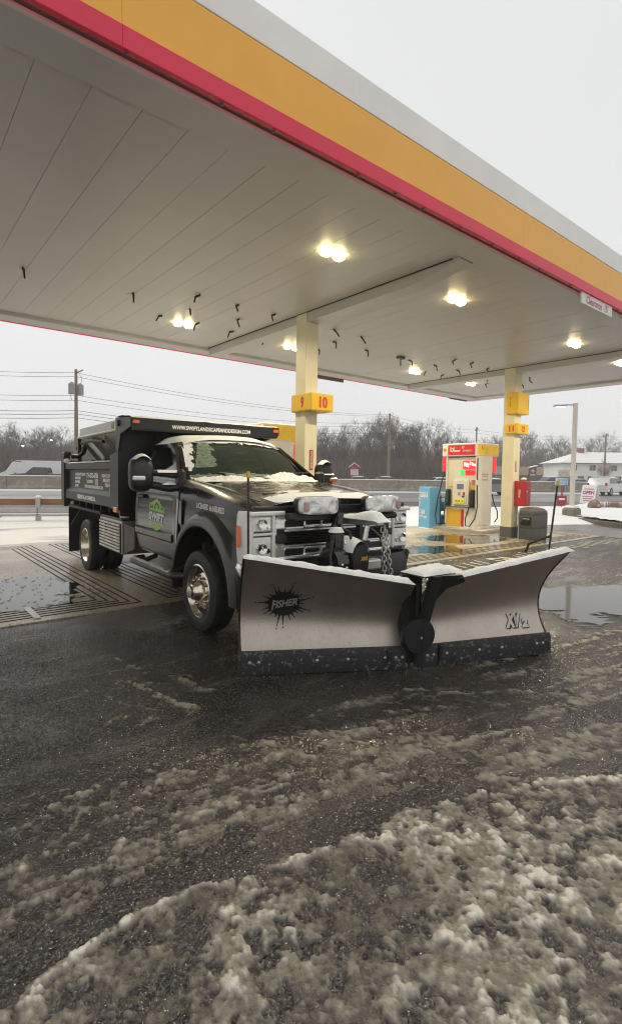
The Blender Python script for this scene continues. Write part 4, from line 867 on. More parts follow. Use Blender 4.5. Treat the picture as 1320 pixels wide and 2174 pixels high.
for zc in(1.135,.875):
    m=MB(); ringframe(m,-.50,zc,.25,.10,.035,.020); ringframe(m,.50,zc,.25,.10,.035,.020)
    m.box((0,-.895,zc+.03),(.76,.03,.024),bev=.006); m.box((0,-.895,zc-.03),(.76,.03,.024),bev=.006)
    for x in(-.2,0,.2):
        for q in(-1,1): m.box((x,-.897,zc-.004),(.012,.03,.07),Matrix.Rotation(R(22*q),3,'Y'))
    m.build('grille_bar',M_chrome,T,30)
for z_ in(1.073,.938): m=MB(); m.box((0,-.897,z_),(1.22,.02,.018),bev=.004); m.build('grille_trim',M_chrome,T)
m=MB()
for k in range(5): m.box((0,-.897,.955+.026*k),(1.2,.03,.010),Matrix.Rotation(R(20),3,'X'))
m.build('grille_slats',M_blackgloss,T)
for s in(-1,1): m=MB(); m.box((s*.66,-.905,1.005),(.13,.03,.07),bev=.006); m.build('grille_badge',M_bedgrey,T)
m=MB(); rr=[]
for x in np.linspace(-1.0,1.0,15):
    y=-1.0+.14*abs(x)**3; rr.append([(x,y+.12,.79),(x,y,.775),(x,y-.025,.70),(x,y-.01,.56),(x,y+.05,.52)])
m.loft(rr,closed=False,cap0=False); m.build('bumper',M_black,T,30)
for s in(-1,1):
    m=MB(); m.loft([[(s*1.01,-.75,.80),(s*1.02,-.80,.80),(s*1.0,-.88,.79)],[(s*1.03,-.76,.765),(s*1.04,-.82,.765),(s*1.015,-.90,.76)],[(s*.99,-.79,.66),(s*1.0,-.84,.65),(s*.985,-.89,.65)],[(s*.97,-.83,.52),(s*.975,-.865,.52),(s*.96,-.89,.52)]],cap0=True,cap1=True); m.build('bumper_corner',M_chrome,T,50)
    m=MB(); m.box((s*.93,-.73,.66),(.16,.30,.28),bev=.04); m.build('fender_skirt',M_black,T,40)
# ---- running boards
for s in(-1,1):
    m=MB(); m.tube([(s*.95,.33,.50),(s*1.10,.38,.505),(s*1.12,.45,.50),(s*1.12,1.72,.49),(s*1.08,1.80,.49),(s*.95,1.84,.49)],.042,n=8); o=m.build('running_board',M_bedgrey,T,50)
    m=MB()
    for y in(.6,1.5): m.box((s*.99,y,.53),(.2,.06,.05),Matrix.Rotation(s*R(20),3,'Y'),bev=.01)
    m.build('bracket',M_under,o)
    m=MB(); m.grid(lambda u,v:(s*(1.12+.035*(2*v-1)),lerp(.5,1.7,u),.527+.012*math.sin(PI*v)+.006*noi(u*9,v,3)),20,3); m.build('slush_cover',M_snowd,o,180,kind='stuff')
# ---- wheels
def tyre(mb,cx,cy,r,w,s,n=56):
    rim=.255; pf=[(rim,-w*.40),(rim+.02,-w*.47),(r*.80,-w*.52),(r*.955,-w*.44),(r,-w*.34),(r,-w*.12),(r,-.001),(r,.001),(r,w*.12),(r,w*.34),(r*.955,w*.44),(r*.80,w*.52),(rim+.02,w*.47),(rim,w*.40)]
    def mod(i,rr,t):
        if rr>r*.99:
            k=(i+(1 if t>0 else 0))%2
            return rr-(.013 if k else 0)-(.012 if abs(t)<.01 else 0)
        return rr
    mb.lathe(pf,(cx,cy,r),(s,0,0),n,mod)
def front_wheel(s):
    t=MB(); cx=s*.925; r=.41; tyre(t,cx,0,r,.235,s); w=t.build('wheel',M_tyre,T,35)
    m=MB(); c=(cx,0,r); ax=(s,0,0)
    prof=[(.262,.085),(.270,.105),(.258,.112),(.245,.098),(.238,.045),(.225,.03),(.195,.042),(.165,.060),(.135,.066),(.118,.066)]
    m.lathe(prof,c,ax,40); m.build('rim',M_alum,w,40)
    h=MB(); h.lathe([(.118,.066),(.105,.075),(.10,.12),(.085,.135),(.075,.17),(.06,.18),(.058,.20),(.03,.205),(.001,.205)],c,ax,24); h.build('hub',M_alum,w,40)
    n=MB(); hole=MB()
    for k in range(10):
        a=2*PI*k/10+.1; p=Vector((cx,.142*math.cos(a),r+.142*math.sin(a))); n.cyl(p+Vector((s*.06,0,0)),p+Vector((s*.115,0,0)),.0145,.010,8)
    n.build('lug_nuts',pm('bright_lug',(.75,.72,.62),.15,metal=1,var=.05),w,40)
    for k in range(8):
        a=2*PI*k/8+.35; p=Vector((cx,.205*math.cos(a),r+.205*math.sin(a))); hole.cyl(p+Vector((s*.03,0,0)),p+Vector((s*.043,0,0)),.024,n=12)
    hole.build('rim_holes',M_under,w)
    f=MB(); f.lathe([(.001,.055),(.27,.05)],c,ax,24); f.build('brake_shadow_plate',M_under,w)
def rear_wheel(s):
    t=MB(); cx=s*1.035; r=.41; tyre(t,cx,4.04,r,.235,s); tyre(t,s*.755,4.04,r,.235,s); w=t.build('dual_wheel',M_tyre,T,35)
    m=MB(); c=(cx,4.04,r); ax=(s,0,0)
    m.lathe([(.262,.085),(.272,.104),(.262,.114),(.248,.10),(.236,.05),(.222,-.02),(.205,-.055),(.15,-.075),(.11,-.075)],c,ax,36); m.build('rim',M_alum,w,40)
    h=MB(); h.lathe([(.11,-.075),(.10,-.03),(.095,.03),(.07,.045),(.001,.048)],c,ax,20)
    for k in range(10):
        a=2*PI*k/10; p=Vector((cx,4.04+.14*math.cos(a),r+.14*math.sin(a))); h.cyl(p-Vector((s*.075,0,0)),p-Vector((s*.035,0,0)),.014,.01,6)
    h.build('hub',M_alum,w,40)
for s in(-1,1): front_wheel(s); rear_wheel(s)
# ---- dump body
XC=-.04; XL,XR=-1.12,1.04
bd=MB()
bd.box((XC,3.95,1.085),(2.0,3.3,.03)); o=bd.build('bed_floor',M_bed,T)
m=MB(); m.box((XC-.3,3.95,.98),(.12,3.3,.16)); m.box((XC+.3,3.95,.98),(.12,3.3,.16))
for y in np.arange(2.6,5.5,.45): m.box((XC,y,1.03),(2.0,.06,.08))
m.build('bed_frame',M_under,T)
for s,xo in((-1,XL),(1,XR)):
    q=-s
    def X(d): return xo+q*d
    m=MB(); m.box((X(.075),3.98,1.42),(.03,3.3,.62)); pan=m.build('bed_side',M_bedgrey,T)
    m=MB(); pr=[(X(.0),1.705),(X(.0),1.625),(X(.06),1.60),(X(.13),1.60),(X(.13),1.72),(X(.015),1.72)]
    m.prism([(a,2.66,b) for a,b in pr],(0,3.0,0)); m.build('top_rail',M_bedgrey,pan,20)
    pr=[(X(.062),1.30),(X(.005),1.235),(X(.0),1.10),(X(.09),1.085),(X(.09),1.30)]
    m=MB(); m.prism([(a,2.66,b) for a,b in pr],(0,3.0,0)); m.build('lower_rail',M_bedgrey,pan,20)
    m=MB(); m.grid(lambda u,v:(X(lerp(.0,.13,v)),lerp(2.70,5.62,u),1.722+.022*math.sin(PI*v)**.6+.006*noi(u*20,v*3,2)),40,4); m.build('rail_snow',M_snow,pan,180,kind='stuff')
    m=MB(); m.hexa([(X(-.012),2.30,1.07),(X(.12),2.30,1.07),(X(.12),2.68,1.08),(X(-.012),2.68,1.08),(X(-.012),2.30,1.86),(X(.12),2.30,1.86),(X(.12),2.68,1.82),(X(-.012),2.68,1.82)] if s<0 else [(X(.12),2.30,1.07),(X(-.012),2.30,1.07),(X(-.012),2.68,1.08),(X(.12),2.68,1.08),(X(.12),2.30,1.86),(X(-.012),2.30,1.86),(X(-.012),2.68,1.82),(X(.12),2.68,1.82)]); m.build('front_post',M_bed,T)
    m=MB(); m.grid(lambda u,v:(X(lerp(-.02,.12,v)),lerp(2.36,2.70,u),1.862-.05*u+.03*math.sin(PI*v)*math.sin(PI*min(1,u+.15))),8,5); m.build('post_snow',M_snow,T,180,kind='stuff')
    m=MB(); m.hexa([(X(.0),5.66,.945),(X(.10),5.66,.945),(X(.10),5.93,.945),(X(.0),5.93,.945),(X(.0),5.66,1.86),(X(.10),5.66,1.86),(X(.10),5.93,1.90),(X(.0),5.93,1.90)] if s<0 else [(X(.1),5.66,.945),(X(.0),5.66,.945),(X(.0),5.93,.945),(X(.1),5.93,.945),(X(.1),5.66,1.86),(X(.0),5.66,1.86),(X(.0),5.93,1.90),(X(.1),5.93,1.90)]); m.box((X(.03),5.62,1.40),(.10,.05,.92)); m.build('rear_post',M_bedgrey,T)
    m=MB(); m.box((X(.04),5.70,1.90),(.12,.30,.08),bev=.02); m.build('tailgate_latch',M_bed,T); m=MB(); m.sph((X(.03),5.55,1.77),.09,8,5,(.7,1,.5)); m.build('post_snow',M_snow,T,180,kind='stuff')
    g=[(2.40,2.305),(1.78,2.262),(1.78,2.146),(2.19,2.08),(2.29,1.86),(2.40,1.86)]
    m=MB(); m.prism([(X(-.012),a,b) for a,b in g],(q*.035,0,0)); m.build('shield_gusset',M_bedgrey if s<0 else M_bed,T)
    m=MB(); m.lathe([(.001,.03),(.035,.028),(.045,.0)],(X(-.012),2.25,2.22),(s,0,0),12); m.build('lifting_pin',M_black,T)
    m=MB(); m.box((X(.02),2.42,1.07),(.09,.17,.075),bev=.012); m.build('amber_marker',M_amber,T)
    m=MB(); m.box((xo+q*.055,1.765,2.21),(.085,.02,.045),bev=.006); m.build('amber_marker',M_amber,T)
    # mud flap and rear fender panel, tool box
    m=MB(); m.box((s*.86-.0,5.33,.54),(.52,.012,.80)); m.build('mud_flap',M_black,T)
    m=MB(); m.box((s*.86,4.30,.965),(.52,2.1,.04),bev=.01); m.box((s*.86,4.85,.80),(.5,.9,.02),Matrix.Rotation(R(-25),3,'X')); m.build('rear_fender',M_under,T)
m=MB(); m.box((XC,5.80,1.40),(2.0,.06,.75)); m.build('tailgate',M_bed,T)
m=MB(); m.box((XC,2.345,1.60),(2.12,.05,1.22)); 
for x in(-.6,0,.6): m.box((x,2.30,1.6),(.08,.05,1.15))
m.build('headboard',M_bed,T)
m=MB(); m.prism([(XL+.03,1.785,2.245),(XR-.03,1.785,2.245),(XR-.03,2.38,2.29),(XL+.03,2.38,2.29)],(0,0,-.03)); m.build('shield_roof',M_bed,T)
m=MB(); m.box((XC,1.785,2.19),(2.14,.022,.145),bev=.004); m.box((XC,1.84,2.115),(2.1,.12,.018)); o=m.build('shield_front_board',M_bed,T)
m=MB(); text(m,'WWW.SWIFTLANDSCAPEANDDESIGN.COM',(-.02,1.770,2.172),(1,0,0),(0,0,1),1.16,.055,bold=.03); m.build('board_lettering',M_white,o)
m=MB(); m.grid(lambda u,v:(lerp(XL,XR,u),lerp(1.78,2.36,v),2.262+.045*v+.022+.012*noi(u*12,v*4,1)+(-.02 if v<.01 or v>.99 else 0)),50,8); m.build('shield_snow',M_snow,T,180,kind='stuff')
# lettering on the bed side
m=MB()
def bt(s_,y,z,w,h,mat=None,b=.02): text(m,s_,(XL+.055,y,z),(0,-1,0),(0,0,1),w,h,bold=b)
ly_=lambda f: lerp(5.05,2.78,f)   # fraction along the panel from the rear
bt('LANDSCAPE DESIGN',4.68,1.535,.72,.05,b=.05); bt('MASONRY',4.84,1.47,.42,.05,b=.05); bt('PAVERS',4.87,1.405,.36,.05,b=.05); bt('LAWN',4.94,1.34,.24,.05,b=.05)
bt('774-273-6706',3.90,1.52,.70,.085,b=.05); bt('LICENSED',4.05,1.425,.38,.05,b=.05)
bt('SWIFTLANDSCAPEANDDESIGN.COM',3.83,1.34,1.1,.052,b=.05)
bt('SNOW PLOWING',3.06,1.52,.56,.055,b=.05); bt('IRRIGATION',3.03,1.455,.50,.055,b=.05); bt('TREE WORK',2.98,1.385,.40,.055,b=.05); bt('SOD',2.86,1.32,.16,.055,b=.05)
m.build('bed_lettering',M_white,T)
m=MB()
for k in range(4): m.box((XL+.056,3.74-.05*k,1.42),(.004,.025,.10))
m.build('flag_print_red',pm('flag_red',(.45,.06,.05),.6,var=0),T)
m=MB()
for k in range(4): m.box((XL+.056,3.715-.05*k,1.42),(.004,.022,.10))
m.build('flag_print_white',M_white,T)
m=MB(); text(m,'RESIDENTIAL & COMMERCIAL',(XL-.004,4.05,1.165),(0,-1,0),(0,0,1),1.15,.07,bold=.05); m.build('rail_lettering',M_white,T)
# tool box
m=MB(); m.box((-.865,2.80,.705),(.46,1.06,.46),bev=.012); tb=m.build('tool_box',M_steel,T,30)
M_dp=pm('diamond_plate',(.66,.61,.50),.42,metal=.35,var=.2,vs=9,dirt=((.26,.235,.18),.48,.8,7))
m=MB(); m.box((-1.10,2.80,.69),(.016,1.0,.40),bev=.004); d=m.build('tool_box_door',M_bedgrey,tb)
m=MB()
for r_ in range(15):
    for c_ in range(34):
        y=2.33+.0285*c_; z=.515+.0255*r_; q=R(35 if (r_+c_)%2 else -35)
        m.box((-1.109,y,z),(.004,.017,.0055),Matrix.Rotation(q,3,'X'))
m.v=[];m.f=[]
for r_ in range(9): m.box((-1.113,2.80,.515+.0435*r_),(.020,.98,.024),bev=.005)
m.build('plate_tread',M_dp,d,kind='stuff')
m=MB(); m.loft([[(-1.108,2.96+.032*math.cos(a),.80+.065*math.sin(a)) for a in np.linspace(0,2*PI,14,endpoint=False)],[(-1.122,2.96+.026*math.cos(a),.80+.058*math.sin(a)) for a in np.linspace(0,2*PI,14,endpoint=False)]],cap0=True,cap1=True); m.build('latch',M_black,d,40)
m=MB(); m.box((-.865,2.80,.945),(.48,1.08,.025),bev=.006); m.build('tool_box_lid',M_bedgrey,tb)
m=MB(); m.prism([(-1.09,2.26,.48),(-.66,2.26,.48),(-.66,2.26,.92),(-1.09,2.26,.92)],(0,-.012,0)); m.prism([(-1.08,2.22,.50),(-1.02,2.0,.58),(-1.02,2.0,.86),(-1.08,2.22,.90)],(.02,0,0)); m.build('step_bracket',pm('dusty_bracket',(.16,.14,.11),.6,var=.2),tb)
m=MB(); m.sph((-1.0,2.45,.965),.07,8,5,(1,1.3,.4)); m.build('snow_lump',M_snow,tb,180,kind='stuff')
m=MB(); m.box((-1.05,2.14,1.02),(.05,.05,.05),bev=.01)
# ================================================================= SALT SPREADER in the bed
G=thing('salt_spreader','stainless steel salt spreader hopper sitting in the dump bed','salt spreader',T.location,R(-3))
X0,X1=-.75,.67
m=MB(); rr=[]
for y in(3.0,6.10): rr.append([(X0,y,2.40),(X0,y,2.22),(-.22,y,1.60),(.14,y,1.60),(X1,y,2.22),(X1,y,2.40),(X1-.03,y,2.40),(X1-.03,y,2.23),(.12,y,1.63),(-.20,y,1.63),(X0+.03,y,2.23),(X0+.03,y,2.40)])
m.loft(rr,cap0=True,cap1=True); m.build('hopper',M_stain,G)
for y in(3.6,4.4,5.2,5.95): m=MB(); m.prism([(X0+.01,y,2.22),(-.25,y,1.62),(-.32,y,1.62),(X0-.0,y,2.12)],(0,.02,0)); m.build('hopper_rib',M_stain,G)
m=MB(); m.tube([(X0-.03,3.0,2.23),(X0-.03,6.12,2.23)],.022,n=6); m.build('hopper_rail',M_stain,G)
m=MB(); m.tube([(-.70,4.6,2.10),(-.76,5.2,2.14),(-.8,5.85,2.11),(-.82,6.0,2.02)],.035,n=7); m.build('strap',M_black,G,60)
m=MB(); m.box((-.82,5.82,1.95),(.06,.09,.5)); m.tube([(-.95,5.80,1.86),(-.85,5.72,1.86),(-.80,5.55,1.95),(-.8,5.5,2.05)],.045,n=7); m.build('support_leg',M_bed,G,50)
m=MB(); m.box((-.65,4.1,1.42),(.06,.06,.75)); m.box((-.65,5.5,1.42),(.06,.06,.75)); m.box((-.2,4.5,1.35),(.5,2.6,.5)); m.build('support_frame',M_black,G)
m=MB(); m.lathe([(.001,0),(.085,.001)],(X0-.006,3.90,2.315),(-1,0,0),4); m.build('warning_decal',pm('decal_yellow',(.75,.58,.02),.5,var=0),G)
m=MB(); text(m,'G',(X0-.009,3.90,2.315),(0,-1,0),(0,0,1),.055,.07,bold=.05); m.build('decal_letter',M_black,G)
m=MB(); m.grid(lambda u,v:(lerp(X0,X1,v),lerp(3.0,6.1,u),2.405+.03*noi(u*9,v*5,2)-(.02 if v<.01 or v>.99 else 0)),24,8); m.build('load_snow',M_snow,G,180,kind='stuff')
# ================================================================= SNOW PLOW
PL=thing('snow_plow','large stainless V snow plow with snow capped wings mounted on the truck front','snow plow',T.location,R(-3))
M_blade=pm('salted_stainless_blade',(.47,.415,.36),.37,metal=.92,var=.10,vs=3,bump=.4,bs=130,bdist=.003,dirt=((.27,.24,.20),.53,1.0,62),aniso=(1,1,.4))
M_edge=pm('salted_black_edge',(.014,.014,.015),.45,var=.2,vs=8,dirt=((.40,.39,.36),.56,.78,26),bump=.2,bs=60)
PC=Vector((0,-1.905,0)); PLt=Vector((-1.236,-1.241,0)); PRt=Vector((1.289,-2.328,0))
class Wing:
    def __init__(s,end,sg):
        s.e=end; s.L=(end-PC).length; s.u=(end-PC).normalized(); n=Vector((s.u.y,-s.u.x,0)); s.n=n if n.y<0 else -n; s.sg=sg
    def H(s,q): return lerp(.715,.955,q)
    def fwd(s,q,t):
        return (-.125*math.sin(PI*min(1,t*1.02)**.85)+.18*t**2.2)*(.75+.35*q)
    def p(s,q,t,off=0):   # q 0..1 along, t 0..1 up
        h=s.H(q); z=lerp(.165,h,t); ext=(.02 if s.sg>0 else -.02)*q*t**2-(.02 if s.sg>0 else -.01)*math.sin(PI*t)*q
        a=PC+s.u*(s.L*q+ext); f=s.fwd(q,t)
        return a+s.n*(f+off)+Vector((0,0,z))
    def nrm(s,q,t):
        a=s.p(q,t+.01)-s.p(q,t-.01); c=s.p(q+.01,t)-s.p(q-.01,t); k=a.cross(c).normalized()
        return k if k.dot(s.n)>0 else -k
WL=Wing(PLt,-1); WR=Wing(PRt,1)
def at_h(W,x,z,off): # x metres along wing, z height
    q=x/W.L; t=(z-.165)/(W.H(q)-.165); return W.p(q,t,0)+W.nrm(q,t)*off
for W in(WL,WR):
    q0=.035
    m=MB(); m.grid(lambda a,b:W.p(lerp(q0,1,a),b),36,26); m.grid(lambda a,b:W.p(lerp(q0,1,1-a),b,-.012),36,26)
    nn=37*27
    m.loft([[W.p(lerp(q0,1,k/36),1,o) for o in(.0,.012,.012,-.03,-.03)] if 0 else [W.p(lerp(q0,1,k/36),1,0),W.p(lerp(q0,1,k/36),1,.0)+Vector((0,0,.012)),W.p(lerp(q0,1,k/36),1,-.05)+Vector((0,0,.012)),W.p(lerp(q0,1,k/36),1,-.05)-Vector((0,0,.02))] for k in range(37)],closed=False)
    mo=m.build('moldboard',M_blade,PL,40)
    m=MB(); m.tube([W.p(1.0,t,-.006) for t in np.linspace(0,1,12)],.011,n=5); m.build('edge_rib',M_bed,mo,60)
    # back ribs
    m=MB()
    for q in(.12,.4,.68,.95):
        pts=[W.p(q,t,-.014) for t in np.linspace(0,1,9)]; bk=[p-W.n*(.09*math.sin(PI*(i/8))+.02) for i,p in enumerate(pts)]
        m.loft([[a,b] for a,b in zip(pts,bk)],closed=False); m.loft([[b+W.u*.01,a+W.u*.01] for a,b in zip(pts,bk)],closed=False)
    m.build('back_rib',M_bed,PL)
    # cutting edge
    m=MB(); a=PC+W.u*(.03*1)+W.n*.012; b=PC+W.u*(W.L+.015)+W.n*.012; lo=.012
    rr=[]
    for k in range(13):
        p=a.lerp(b,k/12); rr.append([p+Vector((0,0,lo)),p+W.n*.016+Vector((0,0,lo)),p+W.n*.012+Vector((0,0,.15)),p+W.n*.0+Vector((0,0,.195)),p-W.n*.03+Vector((0,0,.19)),p-W.n*.03+Vector((0,0,lo))])
    m.loft(rr if W is WL else [r[::-1] for r in rr],cap0=True,cap1=True); ce=m.build('cutting_edge',M_edge,PL,25)
    xsb=(.10,.155,.245,.55,.80,1.26,1.33) if W is WL else (.115,.175,.30,.62,.85,1.22,1.285)
    for x in xsb:
        m=MB(); c=PC+W.u*x+W.n*.026+Vector((0,0,.108)); m.lathe([(.017,-.012),(.015,0),(.008,.007),(.001,.008)],c,W.n,10); m.build('bolt',M_steel,ce,60)
    m=MB(); x=.21 if W is WL else .235; c=PC+W.u*x+W.n*.032+Vector((0,0,.105)); rot=Matrix.Rotation(math.atan2(W.u.y,W.u.x),3,'Z'); m.box(c,(.035,.02,.165),rot,bev=.003); m.build('edge_shoe',M_edge,ce)
    # snow along the top
    m=MB(); nq=110
    def sn(a,b):
        q=lerp(.04 if W is WL else .20,1.005,a); pt=W.p(q,1,lerp(.045,-.075,b)); e=math.sin(PI*min(1,max(0,b)))**.55*min(1,a*20+.2,(1-a)*25+.2)
        lump=noi(q*W.L*9,b,3+W.sg)+.6*noi(q*W.L*25,b*3,9+W.sg)
        return pt+Vector((0,0,.008+e*(.032+.012*lump)))+W.n*(.012*noi(q*W.L*12,b*2,7)*(1 if b<.2 else 0))
    m.grid(sn,nq,7); m.build('wing_snow',M_snow,PL,180,kind='stuff',label='snow ridge lying along the plow wing top')
# frost at the lower edge left end, slush lumps
# splat emblem on the left wing
M_ink=pm('black_decal',(.008,.008,.009),.45,var=.1,dirt=((.16,.15,.13),.66,.95,60))
cx_,cz_=WL.L-.345,.548
def spl(u,v,o=.004): return at_h(WL,cx_-u,cz_+v,o)
m=MB(); n=72; q=random.Random(4)
ring1=[spl(.128*math.cos(2*PI*i/n)*(1+.05*math.sin(9*2*PI*i/n)+.03*q.uniform(-1,1)),.105*math.sin(2*PI*i/n)*(1+.05*math.sin(11*2*PI*i/n)+.03*q.uniform(-1,1))) for i in range(n)]
rr=[[spl(0.001*math.cos(2*PI*i/n),.001*math.sin(2*PI*i/n)) for i in range(n)],[spl(.064*math.cos(2*PI*i/n),.052*math.sin(2*PI*i/n)) for i in range(n)],ring1]
m.loft(rr)
for k in range(24):
    a=2*PI*k/24+q.uniform(-.1,.1); l=q.choice([.04,.055,.07,.085,.10,.035]); w0=.010
    d=Vector((math.cos(a),math.sin(a))); pn=Vector((-d.y,d.x)); b0=Vector((d.x*.118,d.y*.097)); b1=b0+d*l
    pts=[b0-pn*w0,b0+d*l*.5-pn*.004,b1-pn*.003,b1+pn*.003,b0+d*l*.5+pn*.004,b0+pn*w0]; m.add([spl(*p) for p in pts],[[0,1,2,3,4,5]])
    if l>.08: e=b1+d*.018; m.add([spl(*(e+d*.008*math.cos(t)+pn*.005*math.sin(t))) for t in np.linspace(0,2*PI,7,endpoint=False)],[list(range(7))])
m.build('splat_emblem',M_ink,PL)
M_ltr=pm('stainless_lettering',(.36,.33,.29),.45,metal=.4,var=.1)
m=MB(); text(m,'FISHER',None,None,None,.205,.066,bold=.03,shear=.15,fn=lambda u,v:spl(u+.008,v*(1.45 if u<-.075 else 1)+.006+.16*u,.0075)); m.build('emblem_lettering',M_ltr,PL)
def xv(u,v,o): return at_h(WR,1.085+u,.315+v,o)
M_grey=pm('decal_grey',(.50,.47,.43),.4,metal=.5,var=.05)
for o,(du,dv),mt,bd_ in((.004,(.008,-.008),M_ink,.13),(.0065,(0,0),M_grey,.075)):
    m=MB(); text(m,'XV',None,None,None,.185,.125,bold=bd_,shear=.35,fn=lambda u,v:xv(u-.04+du,v-.01+dv,o)); text(m,'2',None,None,None,.075,.078,bold=bd_,shear=.2,fn=lambda u,v:xv(u+.078+du,v-.038+dv,o)); m.build('badge_lettering',mt,PL)
# centre hinge: black deflector fin, trip cover disk, cap snow
m=MB(); pts=[]
A=[(.0,.80),(.30,.80),(.36,.735),(.20,.68),(.11,.55),(.055,.40),(.03,.20),(-.0,.20)]
def cf(x,z,o): 
    b=PC+WR.u*x if x>0 else PC+WL.u*(-x); return b+Vector((0,-1,0)).lerp(WR.n,min(1,abs(x)*3))*(o+.17*max(0,(z-.35)/.45)**2+.02)+Vector((0,0,z))
m.prism([cf(x,z,.02) for x,z in A],WR.n*-.04); m.build('centre_deflector',M_black,PL)
m=MB(); m.box(PC+Vector((-.0,.03,.42)),(.15,.08,.72)); m.prism([cf(-.03,.80,.05),cf(.045,.80,.05),cf(.035,.16,.03),cf(-.02,.16,.03)],(0,.05,0)); m.cyl(PC+Vector((0,-.035,.04)),PC+Vector((0,-.035,.72)),.026,n=10); m.build('hinge_post',M_under,PL,40)
tg=(WR.u-WL.u).normalized(); tn=Vector((tg.y,-tg.x,0)); c=PC+Vector((-.01,0,.315))+tn*.115
m=MB(); ell=lambda a,k:(tg*(math.cos(a)*.136*k)+Vector((0,0,math.sin(a)*.140*k*(1.12 if math.sin(a)<-.6 else 1))))
an=np.linspace(0,2*PI,32,endpoint=False)
m.loft([[c-tn*.05+ell(a,1.0) for a in an],[c+ell(a,1.0) for a in an],[c+tn*.012+ell(a,.94) for a in an]],cap0=True,cap1=True); c2=m.build('trip_cover',M_ink,PL,40)
m=MB(); m.lathe([(.001,.012),(.012,.01),(.015,0)],c+tn*.012+Vector((.02,0,-.02)),tn,8); m.build('trip_bolt',M_steel,c2)
m=MB(); m.tube([c+tn*.02+Vector((.03,0,.13)),c+tn*.022+Vector((.025,0,-.28))],.007,n=5); m.build('trip_rod',M_under,c2)
def cs_(u,v):
    x=lerp(-.11,.40,u); y=lerp(.06,-.20,v); e=(math.sin(PI*min(1,max(0,u)))*math.sin(PI*min(1,max(0,v))))**.4
    return PC+Vector((x,y-.02*x,.805+e*(.055+.02*noi(x*14,y*14,1))-.05*max(0,u-.6)))
m=MB(); m.grid(cs_,34,14); m.v=m.v; m.build('hinge_snow',M_snow,PL,180,kind='stuff',label='snow heap on the plow centre hinge')
m=MB(); m.prism([PC+Vector((a,b,.79)) for a,b in((-.10,.05),(.38,.03),(.40,-.13),(.1,-.2),(-.10,-.19))],(0,0,.018)); m.build('hinge_cap_plate',M_black,PL)
# marker rods
for p0,p1,br in((Vector((-1.175,-1.245,.90)),Vector((-1.178,-1.24,1.60)),None),(Vector((1.36,-2.27,.90)),Vector((1.478,-2.27,1.555)),(Vector((1.372,-2.27,1.05)),Vector((1.22,-2.16,.98)),Vector((1.20,-2.14,.90))))):
    m=MB(); d=p1-p0; m.tube([p0,p0+d*.93],.009,n=6); r=m.build('marker_rod',M_black,PL,60)
    m=MB(); m.tube([p0+d*.93,p1],.014,n=6); m.build('rod_tip',pm('rod_yellow',(.62,.45,.02),.5),r,60)
    if br: m=MB(); m.tube(list(br),.012,n=5); m.build('rod_bracket',M_black,r)
# headgear, light bar and plow lamps
m=MB(); m.box((0,-1.03,1.195),(1.22,.06,.055),bev=.01); m.box((.50,-1.05,1.185),(.30,.05,.06),bev=.02); m.box((-.52,-1.02,1.21),(.3,.07,.06),bev=.01)
for s in(-1,1): m.box((s*.14,-1.06,.92),(.045,.06,.62),Matrix.Rotation(s*R(0),3,'Y'),bev=.006); m.box((s*.30,-.98,.70),(.07,.25,.10),bev=.01)
m.build('headgear',M_black,PL)
m=MB(); m.tube([(-.165,-1.1,1.20),(-.28,-1.15,1.0),(-.40,-1.2,.74)],.035,n=6); m.tube([(-.14,-1.1,1.22),(-.19,-1.14,1.12)],.045,n=6); m.build('headgear_strut',M_blackgloss,PL,50)
for s in(-1,1):
    cx=-.36 if s<0 else .43
    h=MB(); rr=[]
    for y,k in((-.95,.72),(-.98,.95),(-1.03,1.0),(-1.065,1.0)):
        rr.append([(cx+.225*k*np.sign(math.cos(a))*abs(math.cos(a))**.38,y,1.305+.082*k*np.sign(math.sin(a))*abs(math.sin(a))**.5) for a in np.linspace(0,2*PI,32,endpoint=False)])
    h.loft(rr,cap0=True); hl=h.build('plow_lamp',M_black,PL,60)
    g=MB(); rr=[]
    for y,k in((-1.062,.985),(-1.105,.97),(-1.122,.92),(-1.130,.6),(-1.132,.02)):
        rr.append([(cx+.225*k*np.sign(math.cos(a))*abs(math.cos(a))**.38,y+.03*(math.cos(a)*k)**2,1.305+.082*k*np.sign(math.sin(a))*abs(math.sin(a))**.5) for a in np.linspace(0,2*PI,32,endpoint=False)])
    g.loft(rr); g.build('lens',pm('plow_lamp_lens',(.70,.70,.68),.2,metal=.3,var=.3,vs=26,coat=1,bump=.3,bs=30,bdist=.006),hl,60)
    g=MB(); g.lathe([(.001,.0),(.035,-.003),(.06,-.014),(.066,-.02)],(cx+.02,-1.145,1.305),(0,-1,0),18); g.build('reflector',M_lens,hl,60)
    g=MB(); g.box((cx-s*.17*-1,-1.125,1.30),(.05,.02,.075),bev=.006); g.build('turn_lens',pm('pink_lens',(.45,.30,.26),.3,metal=.3),hl)
    g=MB(); g.box((cx,-1.0,1.205),(.10,.05,.05),bev=.01); g.build('lamp_bracket',M_black,hl)
